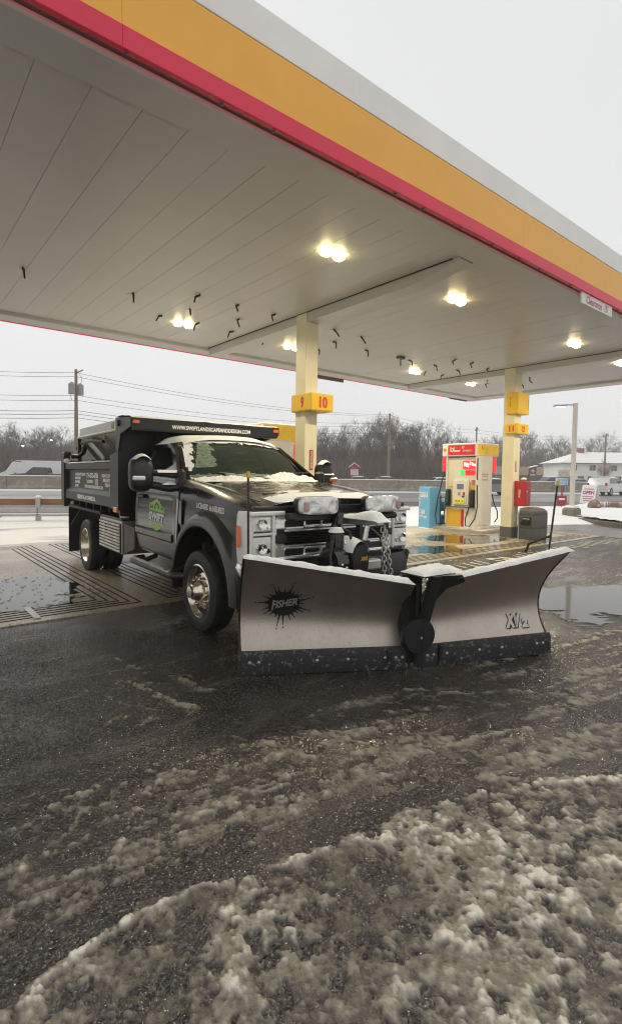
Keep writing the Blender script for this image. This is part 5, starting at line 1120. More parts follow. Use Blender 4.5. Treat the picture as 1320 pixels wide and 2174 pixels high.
# lift arm, ram, motor cover, pump, chains
m=MB(); m.box((-.03,-1.24,1.165),(.075,.58,.062),Matrix.Rotation(R(-3),3,'X'),bev=.006); la=m.build('lift_arm',M_steel,PL,30)
def ls(u,v):
    y=lerp(-.93,-1.58,u); x=lerp(-.11,.06,v); e=(math.sin(PI*v)**.5)*min(1,(1-u)*6+.05)*min(1,u*3+.2); return (x,y,1.19+e*(.03+.05*math.exp(-((u-.75)/.28)**2)+.008*noi(u*9,v*4,3))-.04*max(0,u-.9)*10*.3)
m=MB(); m.grid(ls,26,8); m.build('arm_snow',M_snow,la,180,kind='stuff')
m=MB(); m.cyl((-.07,-1.40,1.14),(-.09,-1.38,.97),.024,n=10); ra=m.build('ram_rod',M_chrome,PL,40)
m=MB(); m.cyl((-.09,-1.38,1.0),(-.12,-1.36,.72),.042,n=12); m.cyl((-.09,-1.38,1.01),(-.095,-1.38,.95),.055,n=12); m.build('ram_cylinder',M_black,PL,40)
m=MB(); rr=[]
for y in(-1.10,-1.15,-1.40,-1.44):
    k=1 if -1.42<y<-1.12 else .8
    rr.append([(-.17+.11*k*math.cos(a),y,.84+(.17 if math.sin(a)>0 else .22)*k*math.sin(a)) for a in np.linspace(0,2*PI,18,endpoint=False)])
m.loft(rr,cap0=True,cap1=True); mc=m.build('motor_cover',M_black,PL,50)
m=MB(); text(m,'XV2',(-.145,-1.447,.86),(1,0,0),(0,0,1),.085,.036,bold=.06,shear=.3); m.build('badge',pm('gold_print',(.60,.38,.03),.4,var=0),mc)
m=MB(); m.grid(lambda u,v:(-.17+lerp(-.10,.10,u),lerp(-1.10,-1.44,v),.84+.172*math.sqrt(max(0,1-(lerp(-.9,.9,u))**2))+.03*math.sin(PI*u)*math.sin(PI*v)),10,8); m.build('cover_snow',M_snow,mc,180,kind='stuff')
m=MB(); m.cyl((-.44,-1.32,.82),(-.32,-1.32,.82),.14,n=18); m.cyl((-.30,-1.25,.95),(-.30,-1.25,1.06),.07,n=14); m.cyl((-.30,-1.25,1.06),(-.30,-1.25,1.08),.05,n=14); m.build('hydraulic_unit',M_blackgloss,PL,40)
m=MB(); m.cyl((-.30,-1.25,1.08),(-.30,-1.25,1.12),.072,.05,n=12); m.build('unit_snow',M_snow,PL,60,kind='stuff')
m=MB(); m.tube([(-.27,-1.18,1.02),(-.24,-1.25,1.12),(-.2,-1.32,1.08),(-.2,-1.35,.95)],.014,n=6); m.tube([(-.36,-1.3,.96),(-.42,-1.35,1.02),(-.48,-1.4,.9),(-.5,-1.45,.74)],.014,n=6); m.tube([(-.05,-1.3,.72),(.05,-1.5,.66),(.1,-1.7,.60)],.014,n=6); m.build('hydraulic_hose',M_black,PL,60)
m=MB()
for x,y,z in((-.40,-1.46,.83),(-.35,-1.46,.80),(-.32,-1.4,1.0),(-.27,-1.34,1.0)): m=MB(); m.sph((x,y,z),.013,6,4); m.build('bright_fitting',M_chrome,PL,180)
m=MB(); m.box((-.02,-1.38,.79),(.22,.10,.09),bev=.015); m.build('angle_ram',pm('ram_silver',(.6,.6,.6),.3,metal=.5,var=.08),PL,30)
# A frame and angle rams
m=MB(); m.tube([(-.42,-1.0,.42),(0,-1.78,.34)],.05,n=6); m.tube([(.42,-1.0,.42),(0,-1.78,.34)],.05,n=6); m.box((0,-1.1,.44),(.95,.08,.1),bev=.01); m.cyl((-.3,-1.1,.5),(-.52,-1.30,.48),.035,n=8); m.cyl((.3,-1.2,.5),(.5,-1.75,.48),.035,n=8); m.box((0,-1.75,.4),(.12,.14,.5),bev=.01); m.build('push_frame',M_black,PL,40)
def chain(p0,p1,n):
    m=MB(); p0=Vector(p0);p1=Vector(p1); d=(p1-p0)/n; dn=d.normalized(); a=dn.orthogonal().normalized(); b=dn.cross(a)
    for k in range(n):
        c=p0+d*(k+.5); w=a if k%2 else b; hl=d.length*.66; r=.0165
        pts=[c+dn*(hl-r)*(1 if math.sin(t)>=0 else -1)*1+dn*r*math.sin(t)+w*r*math.cos(t) for t in np.linspace(0.01,2*PI+.01,12,endpoint=False)]
        m.tube(pts,.0058,n=5,closed=True)
    return m.build('chain',M_steel,PL,180)
chain((-.015,-1.535,1.13),(-.05,-1.62,.60),13); chain((.05,-1.50,1.10),(.06,-1.60,.60),12)
m=MB(); m.tube([(.02,-1.52,1.16),(.05,-1.50,1.08),(.075,-1.49,1.02),(.05,-1.49,1.03)],.012,n=6); m.build('chain_hook',M_steel,PL,60)
m=MB(); m.tube([(.10,-1.42,1.0),(.125,-1.42,.93)],.018,n=6); m.build('yellow_tag',pm('tag_yellow',(.62,.42,.02),.5),PL,60)
m=MB(); m.tube([(.05,-1.2,1.15),(.14,-1.35,1.02),(.17,-1.4,.85),(.15,-1.45,.62)],.016,n=6); m.build('wiring_loom',M_black,PL,60)
# ================================================================= PUMPS
def pump(name,label,loc,group):
    t=thing(name,label,'fuel pump',loc,0,group)      # local: front face at x=0, y from 0 (right end) to 1.03, z=0 ground
    M_pb=pm('pump_cream',(.70,.64,.50),.4,var=.05,vs=3); M_pw=pm('pump_white',(.74,.71,.64),.45,var=.05,vs=3)
    m=MB(); m.box((.42,.62,.005),(1.12,1.9,.19),bev=.02); isl=m.build('island_kerb',pm('island_concrete',(.36,.33,.27),.55,var=.2,vs=4,bump=.2,bs=40),t)
    m=MB(); m.grid(lambda u,v:(lerp(-.12,.95,u),lerp(-.3,1.54,v),.103+.012*noi(u*6,v*6,2)),10,10); m.build('island_slush',M_snowd,isl,180,kind='stuff')
    MB().box((.40,.515,.42),(.74,1.0,.64),bev=.012).build('lower_cabinet',M_pw,t,30)
    MB().box((.40,.515,1.43),(.66,1.03,1.40),bev=.015).build('upper_cabinet',M_pb,t,30)
    for y in(.02,1.01): MB().box((.40,y,1.2),(.78,.05,2.0),bev=.012).build('side_column',M_pw,t,30)
    MB().box((.035,.515,.715),(.16,1.02,.025),bev=.008).build('shelf',M_greyp,t)
    p=MB().box((.026,.735,.40),(.012,.50,.50),bev=.004).build('yellow_panel',pm('pump_yellow',(.70,.40,.01),.45,var=.05),t)
    MB().box((.026,.435,.40),(.012,.085,.50),bev=.004).build('red_panel',M_red,t)
    # head sign
    hd=MB().box((.53,.57,2.35),(1.10,1.18,.37),bev=.02).build('head_sign',M_pw,t,30)
    MB().box((-.022,.50,2.345),(.012,.90,.29),bev=.003).build('red_board',pm('pump_head_red',(.52,.015,.022),.4,emit=(1,.03,.03),es=.10),hd)
    MB().box((.53,-.022,2.345),(1.06,.012,.30),bev=.003).build('yellow_board',pm('pump_head_yellow',(.74,.46,.01),.4,emit=(1,.6,.02),es=.10),hd)
    m=MB(); text(m,'Shell',(-.031,.80,2.40),(0,-1,0),(0,0,1),.17,.055,bold=.02); text(m,'V-Power',(-.031,.70,2.325),(0,-1,0),(0,0,1),.36,.085,bold=.045,shear=.1); text(m,'NITRO+',(-.031,.30,2.315),(0,-1,0),(0,0,1),.28,.05,bold=.01)
    for k in range(12):
        a=2*PI*k/12; m.add([Vector((-.031,.44+r*math.cos(a+d),2.42+r*math.sin(a+d))) for r,d in((.022,0),(.038,0),(.038,.45),(.022,.45))],[[0,1,2,3]])
    m.build('head_lettering',M_whitep,hd)
    def shell(mb,c,r,ux,o):
        c=Vector(c);ux=Vector(ux); pts=[]
        for k in range(15):
            a=R(-20)+R(220)*k/14; rr=r*(1+.07*(k%2)); pts.append(c+ux*rr*math.cos(a)+Vector((0,0,rr*math.sin(a))))
        pts+= [c+ux*(-r*.35)+Vector((0,0,-r*.85)),c+ux*(r*.35)+Vector((0,0,-r*.85))]; mb.add([p+o for p in pts],[list(range(len(pts)))])
    m=MB(); shell(m,(-.022,1.06,2.345),.055,(0,-1,0),Vector((-.004,0,0))); shell(m,(.014,.28,.55),.05,(0,-1,0),Vector((-.004,0,0))); m.build('shell_emblem',pm('emblem_orange',(.75,.30,.02),.5),t)
    m=MB(); text(m,'11' if '11' in label else '9',(.24,-.031,2.40),(1,0,0),(0,0,1),.10 if '11' in label else .06,.11,bold=.03); m.build('head_number',M_signred,hd)
    # lit video screen and price strip
    vs_=MB().box((.06,.24,1.92),(.03,.48,.24),bev=.006).build('video_screen',pm('screen_red',(.3,.02,.02),.3,emit=(1,.05,.05),es=.9),t)
    m=MB(); q=random.Random(3)
    for k in range(7): m.sph((.042,.06+.06*k+q.uniform(-.01,.01),1.90+q.uniform(-.05,.06)),q.uniform(.03,.055),8,5,(.1,.7,1.3))
    m.build('screen_picture',pm('screen_white',(.8,.75,.7),.4,emit=(1,.93,.86),es=.95),vs_,180)
    MB().box((.06,.50,1.70),(.03,.15,.15),bev=.01).build('green_price',pm('led_green',(.02,.3,.05),.3,emit=(.05,1,.16),es=1.0),t)
    pr=MB().box((.06,.20,1.70),(.03,.40,.13),bev=.01).build('red_price',pm('led_red',(.3,.01,.01),.3,emit=(1,.02,.02),es=1.0),t)
    m=MB()
    for k in range(5): text(m,'3.%d9'%(2+k) ,(.044,.36-.08*k,1.70),(0,-1,0),(0,0,1),.05,.05,bold=.02)
    text(m,'2',(.044,.50,1.70),(0,-1,0),(0,0,1),.035,.07); m.build('price_digits',M_black,t)
    for sy in(1.10,): MB().box((.14,sy,1.93),(.30,.13,.42),bev=.02).build('red_side_box',pm('lit_red_box',(.5,.02,.02),.4,emit=(1,.03,.05),es=.65),t,30)
    MB().box((.88,.12,1.92),(.20,.30,.42),bev=.02).build('red_side_box',_mats['lit_red_box'],t,30)
    # payment console
    co=MB(); co.prism([(.045,.24,.78),(.045,.76,.78),(.045,.76,1.46),(.045,.66,1.55),(.045,.34,1.55),(.045,.24,1.46)],(-.05,0,0)); c_=co.build('payment_console',M_pw,t,30)
    MB().box((-.012,.50,1.15),(.02,.42,.62),bev=.01).build('console_inset',M_pb,c_)
    MB().box((-.025,.50,1.30),(.012,.22,.15),bev=.004).build('display',pm('lcd',(.10,.13,.17),.15,emit=(.3,.4,.55),es=.10),c_)
    MB().box((-.025,.50,1.47),(.012,.18,.07),bev=.004).build('white_label',M_whitep,c_)
    m=MB()
    for a in range(4):
        for b in range(3): m.box((-.03,.56-.028*b,1.06+.026*a),(.012,.02,.018),bev=.003)
    m.build('keypad',M_steel,c_)
    MB().box((-.028,.38,1.10),(.03,.06,.09),bev=.008).build('card_reader',M_red,c_); MB().box((-.028,.40,1.02),(.04,.08,.04),bev=.008).build('slot',M_black,c_)
    for k in range(3): MB().box((-.028,.66-.115*k-.03,.88),(.014,.095,.13),bev=.006).build('grade_button',pm('button_yellow',(.72,.66,.03),.4,emit=(.9,.85,.05),es=.14) if k<2 else _mats['button_yellow'],c_)
    m=MB(); text(m,'93',(-.037,.63,.88),(0,-1,0),(0,0,1),.05,.06,bold=.03); text(m,'89',(-.037,.515,.88),(0,-1,0),(0,0,1),.05,.06,bold=.03); text(m,'87',(-.037,.40,.88),(0,-1,0),(0,0,1),.05,.06,bold=.03); m.build('grade_number',M_black,c_)
    MB().box((.05,.86,1.36),(.015,.13,.14),bev=.004).build('yellow_label',pm('pale_label',(.72,.58,.22),.5),t); MB().box((.05,.12,1.27),(.015,.20,.12),bev=.004).build('yellow_label',_mats['pump_yellow'],t); MB().box((.05,.12,1.43),(.015,.12,.12),bev=.004).build('red_label',pm('label_red',(.45,.12,.12),.5),t)
    m=MB(); m.box((.42,-.012,1.66),(.30,.01,.03)); m.box((.42,-.012,1.60),(.26,.01,.025)); m.box((.42,-.012,1.50),(.28,.01,.03)); m.build('side_label',pm('label_orange',(.62,.34,.22),.5),t)
    # nozzles and hoses
    for y,col in((.93,pm('green_grip',(.01,.06,.03),.5)),(.11,M_black)):
        n=MB(); n.box((-.05,y,.99),(.10,.10,.42),Matrix.Rotation(R(6),3,'Y'),bev=.03); n.tube([(-.06,y,.82),(-.12,y,.78),(-.10,y,.72)],.02,n=6); n.build('nozzle',col,t,50)
        MB().box((.02,y,.97),(.06,.16,.50),bev=.02).build('nozzle_boot',M_black,t)
    h=MB(); h.tube([(.03,-.01,2.1),(.0,-.03,1.9),(.0,-.03,1.5),(.0,-.04,1.2),(-.05,-.09,.75),(-.1,-.05,.42),(-.14,.08,.20),(-.14,.22,.20),(-.12,.24,.4),(-.10,.15,.70),(-.08,.11,.80)],.017,n=7); h.build('hose',M_black,t,180)
    m=MB(); m.box((-.0,-.03,1.42),(.05,.05,.14),bev=.01); m.build('hose_coupling',M_pw,t)
    h=MB(); h.tube([(.0,1.07,1.75),(-.05,1.10,1.5),(-.1,1.22,.9),(-.13,1.26,.45),(-.15,1.2,.20),(-.15,1.05,.18),(-.13,.98,.35),(-.1,.95,.65),(-.07,.93,.8)],.018,n=7); h.build('hose',M_black,t,180)
    h=MB(); h.tube([(.80,.0,1.1),(.86,-.05,.8),(.95,-.10,.6),(.97,-.1,.4),(.9,-.05,.27)],.017,n=7); h.build('hose',M_black,t,180)
    return t
pump('fuel_pump','lit fuel pump numbered 11 with red and yellow head sign standing beside the far pillar',(12.82,8.35,0),'fuel pumps under the canopy')
pump('fuel_pump','fuel pump behind the dump truck, only its yellow head showing left of the near pillar',(5.97,8.80,.09),'fuel pumps under the canopy')
# blue display by the pump
t=thing('blue_display_box','light blue washer fluid advertising box standing left of pump 11','display box',(12.55,9.72,0),R(-12))
M_blue=pm('sky_blue_print',(.14,.42,.68),.5,var=.06,vs=3)
MB().box((.22,.26,.64),(.44,.50,1.24),bev=.01).build('box_body',M_blue,t)
m=MB(); text(m,'2/$16',(-.004,.26,1.02),(0,-1,0),(0,0,1),.34,.20,bold=.06); text(m,'$4',(-.004,.30,.50),(0,-1,0),(0,0,1),.18,.17,bold=.06); text(m,'99 gal',(-.004,.26,.36),(0,-1,0),(0,0,1),.30,.10,bold=.05); text(m,'WASHER FLUID',(-.004,.46,.72),(0,0,-1),(0,-1,0),.9,.06,bold=.02); m.build('lettering',M_whitep,t)
m=MB(); m.box((.22,.26,.02),(.46,.52,.04),bev=.01); m.build('plinth',M_whitep,t)
t=thing('fluid_rack','black wire rack of washer fluid bottles between the blue box and pump 11','rack',(12.98,9.62,.1))
m=MB()
for z in(.05,.45,.85): m.box((.15,.14,z),(.42,.30,.015))
for x in(-.05,.35):
    for y in(.0,.28): m.cyl((x,y,0),(x,y,.9),.012,n=6)
m.build('frame',M_black,t)
for z in(.06,.46):
    for x in(.03,.17,.30):
        b=MB(); b.box((x,.1,z+.12),(.11,.16,.24),bev=.03); o=b.build('bottle',pm('teal_bottle',(.02,.20,.28),.3,var=.1),t,40); c=MB().cyl((x,.1,z+.24),(x,.1,z+.28),.02,n=8).build('bottle_cap',M_whitep,o)
# ================================================================= KERBED ISLAND, LIGHT POLE, SIGNS (right)
K=[(20.25,9.85),(18.35,6.62),(17.2,4.6),(30,-2),(40,4),(33,13.3),(23,11.7)]
m=MB(); m.prism([(x,y,.0) for x,y in K],(0,0,.14)); m.build('kerb_island',pm('wet_kerb',(.10,.09,.075),.5,var=.25,vs=3,bump=.2,bs=20),None,kind='structure')
KX=np.array(K)
def island_snow():
    X,Y=np.meshgrid(np.arange(17,40,.16),np.arange(-2.5,13.5,.16),indexing='ij'); ins=inpoly(X,Y,[(x*.985+27*.015,y*.985+5*.015) for x,y in K])
    d=np.full(X.shape,9.)
    d=seg_d(X,Y,K+[K[0]]); Z=.14+.10*np.clip(d/.35,0,1)**.5*(.6+.7*fbm(X*.8,Y*.8,4)); I=np.arange(X.size).reshape(X.shape); F=np.stack([I[:-1,:-1],I[1:,:-1],I[1:,1:],I[:-1,1:]],-1).reshape(-1,4); F=F[ins.ravel()[F].all(1)]; u=np.unique(F); mp=-np.ones(X.size,int); mp[u]=np.arange(len(u))
    o=bpy.data.objects.new('island_snow',npmesh('island_snow',np.stack([X,Y,Z],-1).reshape(-1,3)[u],mp[F],M_snow)); COL.objects.link(o); o['kind']='stuff'; o['label']='snow blanket on the kerbed island'
island_snow()
bank('snow_bank',(14.5,46),-35.5,-27.0,.30,M_snow,ns=90,sd=6)
bank('snow_patch',(10,16.0),-31.5,-28.4,.06,M_snowd,ns=40,sd=8,kind='stuff')
t=thing('light_pole','tall cream steel light pole with one lit lamp head on the snowy island','street lamp',(19.95,8.9,0))
M_pole=pm('pole_cream',(.60,.565,.51),.45,var=.05,vs=2)
MB().box((0,0,.27),(.52,.52,.40),bev=.06).build('concrete_foot',pm('foot_concrete',(.17,.16,.12),.7,var=.25),t)
m=MB(); m.box((0,0,.50),(.42,.42,.12),bev=.05); m.build('foot_snow',M_snow,t,kind='stuff')
m=MB(); m.box((0,0,2.42),(.135,.135,3.9),bev=.008); m.build('shaft',M_pole,t,30)
hv=(-_rt)*1.0+_fw*.15; hv.normalize()
rot=Matrix.Rotation(math.atan2(hv.y,hv.x),3,'Z')
m=MB(); m.box(hv*.22+Vector((0,0,4.30)),(.36,.05,.04),rot); m.box(hv*.55+Vector((0,0,4.27)),(.42,.22,.07),rot,bev=.02); m.build('lamp_head',pm('lamp_head_grey',(.40,.39,.37),.5),t)
m=MB(); m.box(hv*.53+Vector((0,0,4.225)),(.30,.15,.03),rot,bev=.008); m.build('lamp_lens',pm('pole_lamp_lit',(1,.95,.85),.4,var=0,emit=(1,.95,.82),es=4),t)
def face_dir(p):  # unit vector from p back to the lane where drivers read the signs
    d=Vector((-p[0],-p[1],0)); return d.normalized()
def sign_frame(p,turn=0):
    d=face_dir(p); d=Matrix.Rotation(turn,3,'Z')@d; ux=Vector((-d.y,d.x,0)); return d,ux
def bars(t,ux,d,u,z,w,h,n,mat):
    m=MB(); rot=Matrix(((ux.x,d.x,0),(ux.y,d.y,0),(0,0,1)))
    for i in range(n): m.box(ux*u+d*.054+Vector((0,0,z+h/2-h*(i+.5)/n)),(w*.7,.006,h/n*.45),rot)
    m.build('faded_print',mat,t)
def flat_sign(name,label,p,boards,post=None,turn=0,cat='sign'):
    t=thing(name,label,cat,p); d,ux=sign_frame(p,turn); rot=Matrix(((ux.x,d.x,0),(ux.y,d.y,0),(0,0,1)))
    if post: m=MB(); m.box((0,0,post[1]/2) if True else 0,(post[0],post[0],post[1])); m.build('post',post[2],t)
    for (u,z,w,h,mat,lines,tm) in boards:
        MB().box(ux*u+Vector((0,0,z))+d*.03,(w,.04,h),rot,bev=.006).build('board',mat,t)
        if lines:
            m=MB(); k=len(lines)
            for i,s_ in enumerate(lines):
                if s_: text(m,s_,ux*u+d*.054+Vector((0,0,z+h/2-h*(i+.5)/k)),ux,(0,0,1),min(w*.86,len(s_)*h/k*.55),h/k*.6,bold=.03)
            m.build('lettering',tm,t)
    return t
M_bluep=pm('blue_print',(.08,.16,.36),.5,var=0); M_maroon=pm('maroon_board',(.30,.03,.06),.5,var=.05)
flat_sign('roadside_sign','white road sign with blue lettering over a maroon board near the light pole',(24.6,11.45,0),[(0,1.42,.62,.42,M_bluep,None,None),(-.02,1.42,.55,.35,M_whitep,None,None),(0,.52,.42,.46,M_maroon,None,None)],(.05,1.6,M_maroon))
st_=bpy.data.objects['roadside_sign']; d_,ux_=sign_frame((24.6,11.45)); bars(st_,ux_,d_,0,1.42,.55,.35,2,pm('faded_blue_print',(.30,.42,.62),.6,var=.3,vs=14)); bars(st_,ux_,d_,-.0,.60,.36,.2,1,M_whitep)
# A frame OPEN board
p=(30.4,12.6,.2); t=thing('open_board','white A frame pavement board reading OPEN standing in the snow','sign board',p); d,ux=sign_frame(p,R(-25)); rot=Matrix(((ux.x,d.x,0),(ux.y,d.y,0),(0,0,1)))
for sgn,nm in((1,'front_panel'),(-1,'back_panel')):
    r2=rot@Matrix.Rotation(sgn*R(16),3,'X'); MB().box(d*(sgn*.19)+Vector((0,0,.48)),(.80,.03,.98),r2,bev=.01).build(nm,M_whitep,t)
m=MB(); upv=(rot@Matrix.Rotation(R(16),3,'X'))@Vector((0,0,1)); f0=d*.215+Vector((0,0,.48))
text(m,'OPEN',f0+upv*.12,ux,upv,.62,.20,bold=.04); m.build('lettering',pm('open_red',(.45,.03,.10),.5,var=0),t)
m=MB(); r3_=rot@Matrix.Rotation(R(16),3,'X')
for zz,ww in((.33,.5),(-.10,.58),(-.22,.5),(-.34,.4)): m.box(f0+upv*zz,(ww,.006,.05),r3_)
m.build('faded_print',pm('faded_print',(.42,.22,.24),.6,var=.3,vs=12),t)
m=MB(); m.box(Vector((0,0,.97)),(.80,.12,.08),rot,bev=.03); m.build('snow_cap',M_snow,t,kind='stuff')
# low pale retaining stones / planting on the island
for i,(x,y) in enumerate([(27.6,9.6),(28.6,9.0),(29.5,8.4),(30.4,7.8),(25.4,10.3),(31.4,7.2)]):
    m=MB(); q=random.Random(i)
    m.sph((0,0,.16),.42,9,6,(1.2,.7,.5)); m.v=[(a*(1+.2*q.uniform(-1,1)),b*(1+.2*q.uniform(-1,1)),c*(1+.2*q.uniform(-1,1))) for a,b,c in m.v]
    t=thing('landscape_rock','rounded brown and snow dusted landscaping rock on the island, %s rock from the left'%ORD[i],'rock',(x,y,.2),0,'rocks on the island'); m.build('stone',pm('brown_rock',(.24,.17,.12),.85,var=.3,vs=2,bump=.4,bs=10,dirt=((.6,.58,.54),.5,.62,3)),t,180)
def grass_tuft(mb,q,n,h,r):
    for k in range(n):
        a=q.uniform(0,6.28); d=q.uniform(0,r); x,y=d*math.cos(a),d*math.sin(a); l=q.uniform(.5,1)*h; tx,ty=x+q.uniform(-.3,.3)*h,y+q.uniform(-.3,.3)*h
        mb.add([(x-.008,y,0),(x+.008,y,0),(tx,ty,l)],[(0,1,2)]); mb.add([(x,y-.008,0),(x,y+.008,0),(tx,ty,l)],[(0,1,2)])
M_dry=pm('dry_grass',(.42,.31,.22),.9,var=.25)
q=random.Random(5)
mb=MB()
for i in range(90):
    m=MB(); grass_tuft(m,q,26,.42,.22); x=q.uniform(0,1); p=Vector((26.6,10.0,.22)).lerp(Vector((36.5,3.6,.22)),x)+Vector((q.uniform(-.4,.4),q.uniform(-.7,.7),0)); m.v=[(a+p.x,b+p.y,c+p.z) for a,b,c in m.v]; mb.add(m.v,m.f)
mb.build('dry_grass',M_dry,None,kind='stuff',label='dry pale grass tufts poking through island snow')
# brown sign post at the right edge
t=thing('pole_sign','dark brown sign pole with yellow hanging board at the right edge of the picture','sign',(31.6,9.55,.15))
m=MB(); m.box((0,0,2.2),(.18,.18,4.5),bev=.01); m.build('post',pm('brown_post',(.10,.06,.025),.6,var=.2),t)
d,ux=sign_frame((31.6,9.55)); rot=Matrix(((ux.x,d.x,0),(ux.y,d.y,0),(0,0,1)))
m=MB(); m.box(ux*.15+Vector((0,0,4.42)),(1.5,.06,.08),rot); m.build('crossbar',M_black,t)
m=MB(); m.box(ux*.55+Vector((0,0,3.25)),(.85,.06,1.1),rot,bev=.01); b_=m.build('board',pm('pale_yellow_board',(.72,.58,.24),.5),t)
m=MB(); m.box((0,0,.1),(.9,.5,.14),rot,bev=.04); m.build('plinth',M_greyp,t)
t=thing('litter_bin','black litter bin with furled umbrella standing left of the brown sign pole','bin',(32.6,11.3,.1)); m=MB(); m.cyl((0,0,.35),(0,0,1.35),.36,.40,n=16); m.build('body',M_black,t,40)
m=MB(); m.cyl((0,0,1.35),(.05,0,2.3),.05,n=8); m.cyl((.05,0,2.3),(.1,0,3.1),.10,.02,n=8); m.build('furled_umbrella',M_black,t,40)
# ================================================================= GUARD RAIL, MEDIAN WALL
gp0=Vector((-1.6,20.06,0)); 
gr=thing('guard_rail','roadside guard rail with brown timber beam and grey steel posts left of the truck','guard rail',(3.94,18.4,0))
def gpt(s,o=0,z=0): return RD*s+ND*o+Vector((0,0,z))
rotr=Matrix.Rotation(math.atan2(RD.y,RD.x),3,'Z')
PS=[-8.0+3.8*k for k in range(5)]
PS=[s-(PS[2]-(-.05)) for s in PS]
for s in PS:
    m=MB(); m.box(gpt(s,-.05,.37),(.14,.16,.74),rotr,bev=.01); o=m.build('post',M_steel,gr); m=MB(); m.sph(gpt(s,-.05,.75),.11,8,5,(1,1,.5)); m.build('post_snow',M_snow,o,180,kind='stuff')
for a,b in zip(PS[:-1],PS[1:]):
    c=(a+b)/2; L_=b-a
    m=MB(); m.box(gpt(c,.10,.585),(L_-.01,.11,.20),rotr,bev=.01); o=m.build('timber_beam',M_wood,gr); m=MB(); m.box(gpt(c,.10,.70),(L_-.02,.10,.035),rotr,bev=.015); m.build('beam_snow',M_snow,o,kind='stuff')
    m=MB(); m.box(gpt(c,-.16,.33),(L_-.01,.05,.16),rotr,bev=.015); m.box(gpt(c,-.175,.17),(L_-.01,.06,.05),rotr,bev=.01); o=m.build('steel_rail',M_steel,gr); m=MB(); m.box(gpt(c,-.17,.225),(L_-.02,.07,.05),rotr,bev=.02); m.build('rail_snow',M_snow,o,kind='stuff')
w_=thing('median_wall','long concrete median barrier with snow along its top across the road','barrier',B0)
M_bar=pm('barrier_concrete',(.27,.225,.175),.8,var=.18,vs=.8,bump=.3,bs=5,dirt=((.42,.39,.35),.52,.68,1.1))
seg=6.1
me1=me2=None
sec=[(-.30,0),(-.30,.08),(-.17,.30),(-.10,1.12),(.10,1.12),(.17,.30),(.30,.08),(.30,0)]
def barseg(sec,z0,L_):
    m=MB(); rr=[]
    for s in(0,L_): rr.append([RD*s+ND*a+Vector((0,0,b)) for a,b in sec])
    m.loft(rr,cap0=True,cap1=True); return m
me1=barseg(sec,0,seg-.03).mesh('section',M_bar); me2=barseg([(-.13,1.12),(-.12,1.17),(0,1.19),(.12,1.17),(.13,1.12)],0,seg).mesh('section_snow',M_snow)
for k in range(-9,22):
    o=bpy.data.objects.new('section',me1); COL.objects.link(o); o.parent=w_; o.location=RD*(seg*k+.6)
    s_=bpy.data.objects.new('section_snow',me2); COL.objects.link(s_); s_.parent=o; s_['kind']='stuff'
# ================================================================= BACKGROUND
def at(px,d,z=0):   # a spot d metres ahead of the lane at the bearing of map column px
    k=(px-660)/FPX; p=_fw*d+_rt*(k*d); return Vector((p.x,p.y,z))
# ---- utility poles and wires
def upole(label,p,h,r,arm=True,trafo=False,ang=0):
    t=thing('utility_pole',label,'utility pole',p,0,'utility poles along the road')
    m=MB(); m.tube([(0,0,0),(0,0,h*.5),(.02,0,h)],[r,r*.85,r*.62],n=8); m.build('pole_shaft',M_polewood,t,60)
    rot=Matrix.Rotation(ang,3,'Z')
    if arm:
        m=MB(); m.box((0,0,h-.45),(2.3,.11,.13),rot); o=m.build('crossarm',M_polewood,t)
        m=MB()
        for u in(-1.05,-.5,.5,1.05): m.cyl(rot@Vector((u,0,h-.38)),rot@Vector((u,0,h-.18)),.045,n=6)
        m.build('insulator',M_greyp,o)
    if trafo:
        for u in(-.42,.30):
            m=MB(); q=rot@Vector((u,-.1,0)); m.cyl(q+Vector((0,0,h*.795)),q+Vector((0,0,h*.875)),.24,n=12); m.cyl(q+Vector((0,0,h*.875)),q+Vector((0,0,h*.89)),.2,.1,n=12); m.build('transformer',pm('transformer_grey',(.30,.31,.32),.5),t,40)
        m=MB(); m.box((.25,0,h*.985),(.7,.08,.08),rot@Matrix.Rotation(R(-30),3,'Y')); m.tube([(.25,0,h*.96),(.45,.0,h*.94),(.4,0,h*.9),(.1,0,h*.86)],.02,n=4); m.tube([(-.4,-.1,h*.79),(-.35,-.1,h*.75),(-.1,0,h*.745)],.02,n=4); m.build('pole_hardware',M_greyp,t)
    return t
D1=40
poles=[('tall wooden utility pole with two grey transformers behind the dump bed',at(163,40),9.3,.17,False,True),
('wooden utility pole with crossarm among bare trees right of the near pillar',at(823,68),9.6,.19,True,False),
('wooden utility pole with crossarm above the trees behind pump 11',at(1007,88),9.9,.18,True,False),
('wooden utility pole with crossarm standing before the white house',at(1280,95),9.7,.20,True,False),
('thin dark pole rising from the far left trees',at(114,82),5.6,.10,False,False)]
for i,(l,p,h,r,a,tf) in enumerate(poles): upole(l,p,h,r,a,tf,math.atan2(RD.y,RD.x)+R(70) if i else R(20))
M_wire=pm('black_cable',(.10,.10,.105),.6,var=0)
def wire(label,a,b,sag,r):
    a=Vector(a);b=Vector(b); pts=[a.lerp(b,k/24)-Vector((0,0,sag*4*(k/24)*(1-k/24))) for k in range(25)]
    o=MB().tube(pts,r*.75,n=4).build('overhead_wire',M_wire); tag(o,label,'cable','overhead wires beside the road')
L0=at(-420,36); A=poles[0][1]; Bp=poles[1][1]; Cp=poles[2][1]; Dp=poles[3][1]; Ep=at(1700,105)
lv=[(9.05,9.45,'topmost'),(8.75,9.25,'second'),(7.35,8.4,'third'),(6.98,8.0,'fourth'),(6.2,7.2,'fifth'),(5.95,6.9,'sixth'),(5.66,6.5,'lowest thick')]
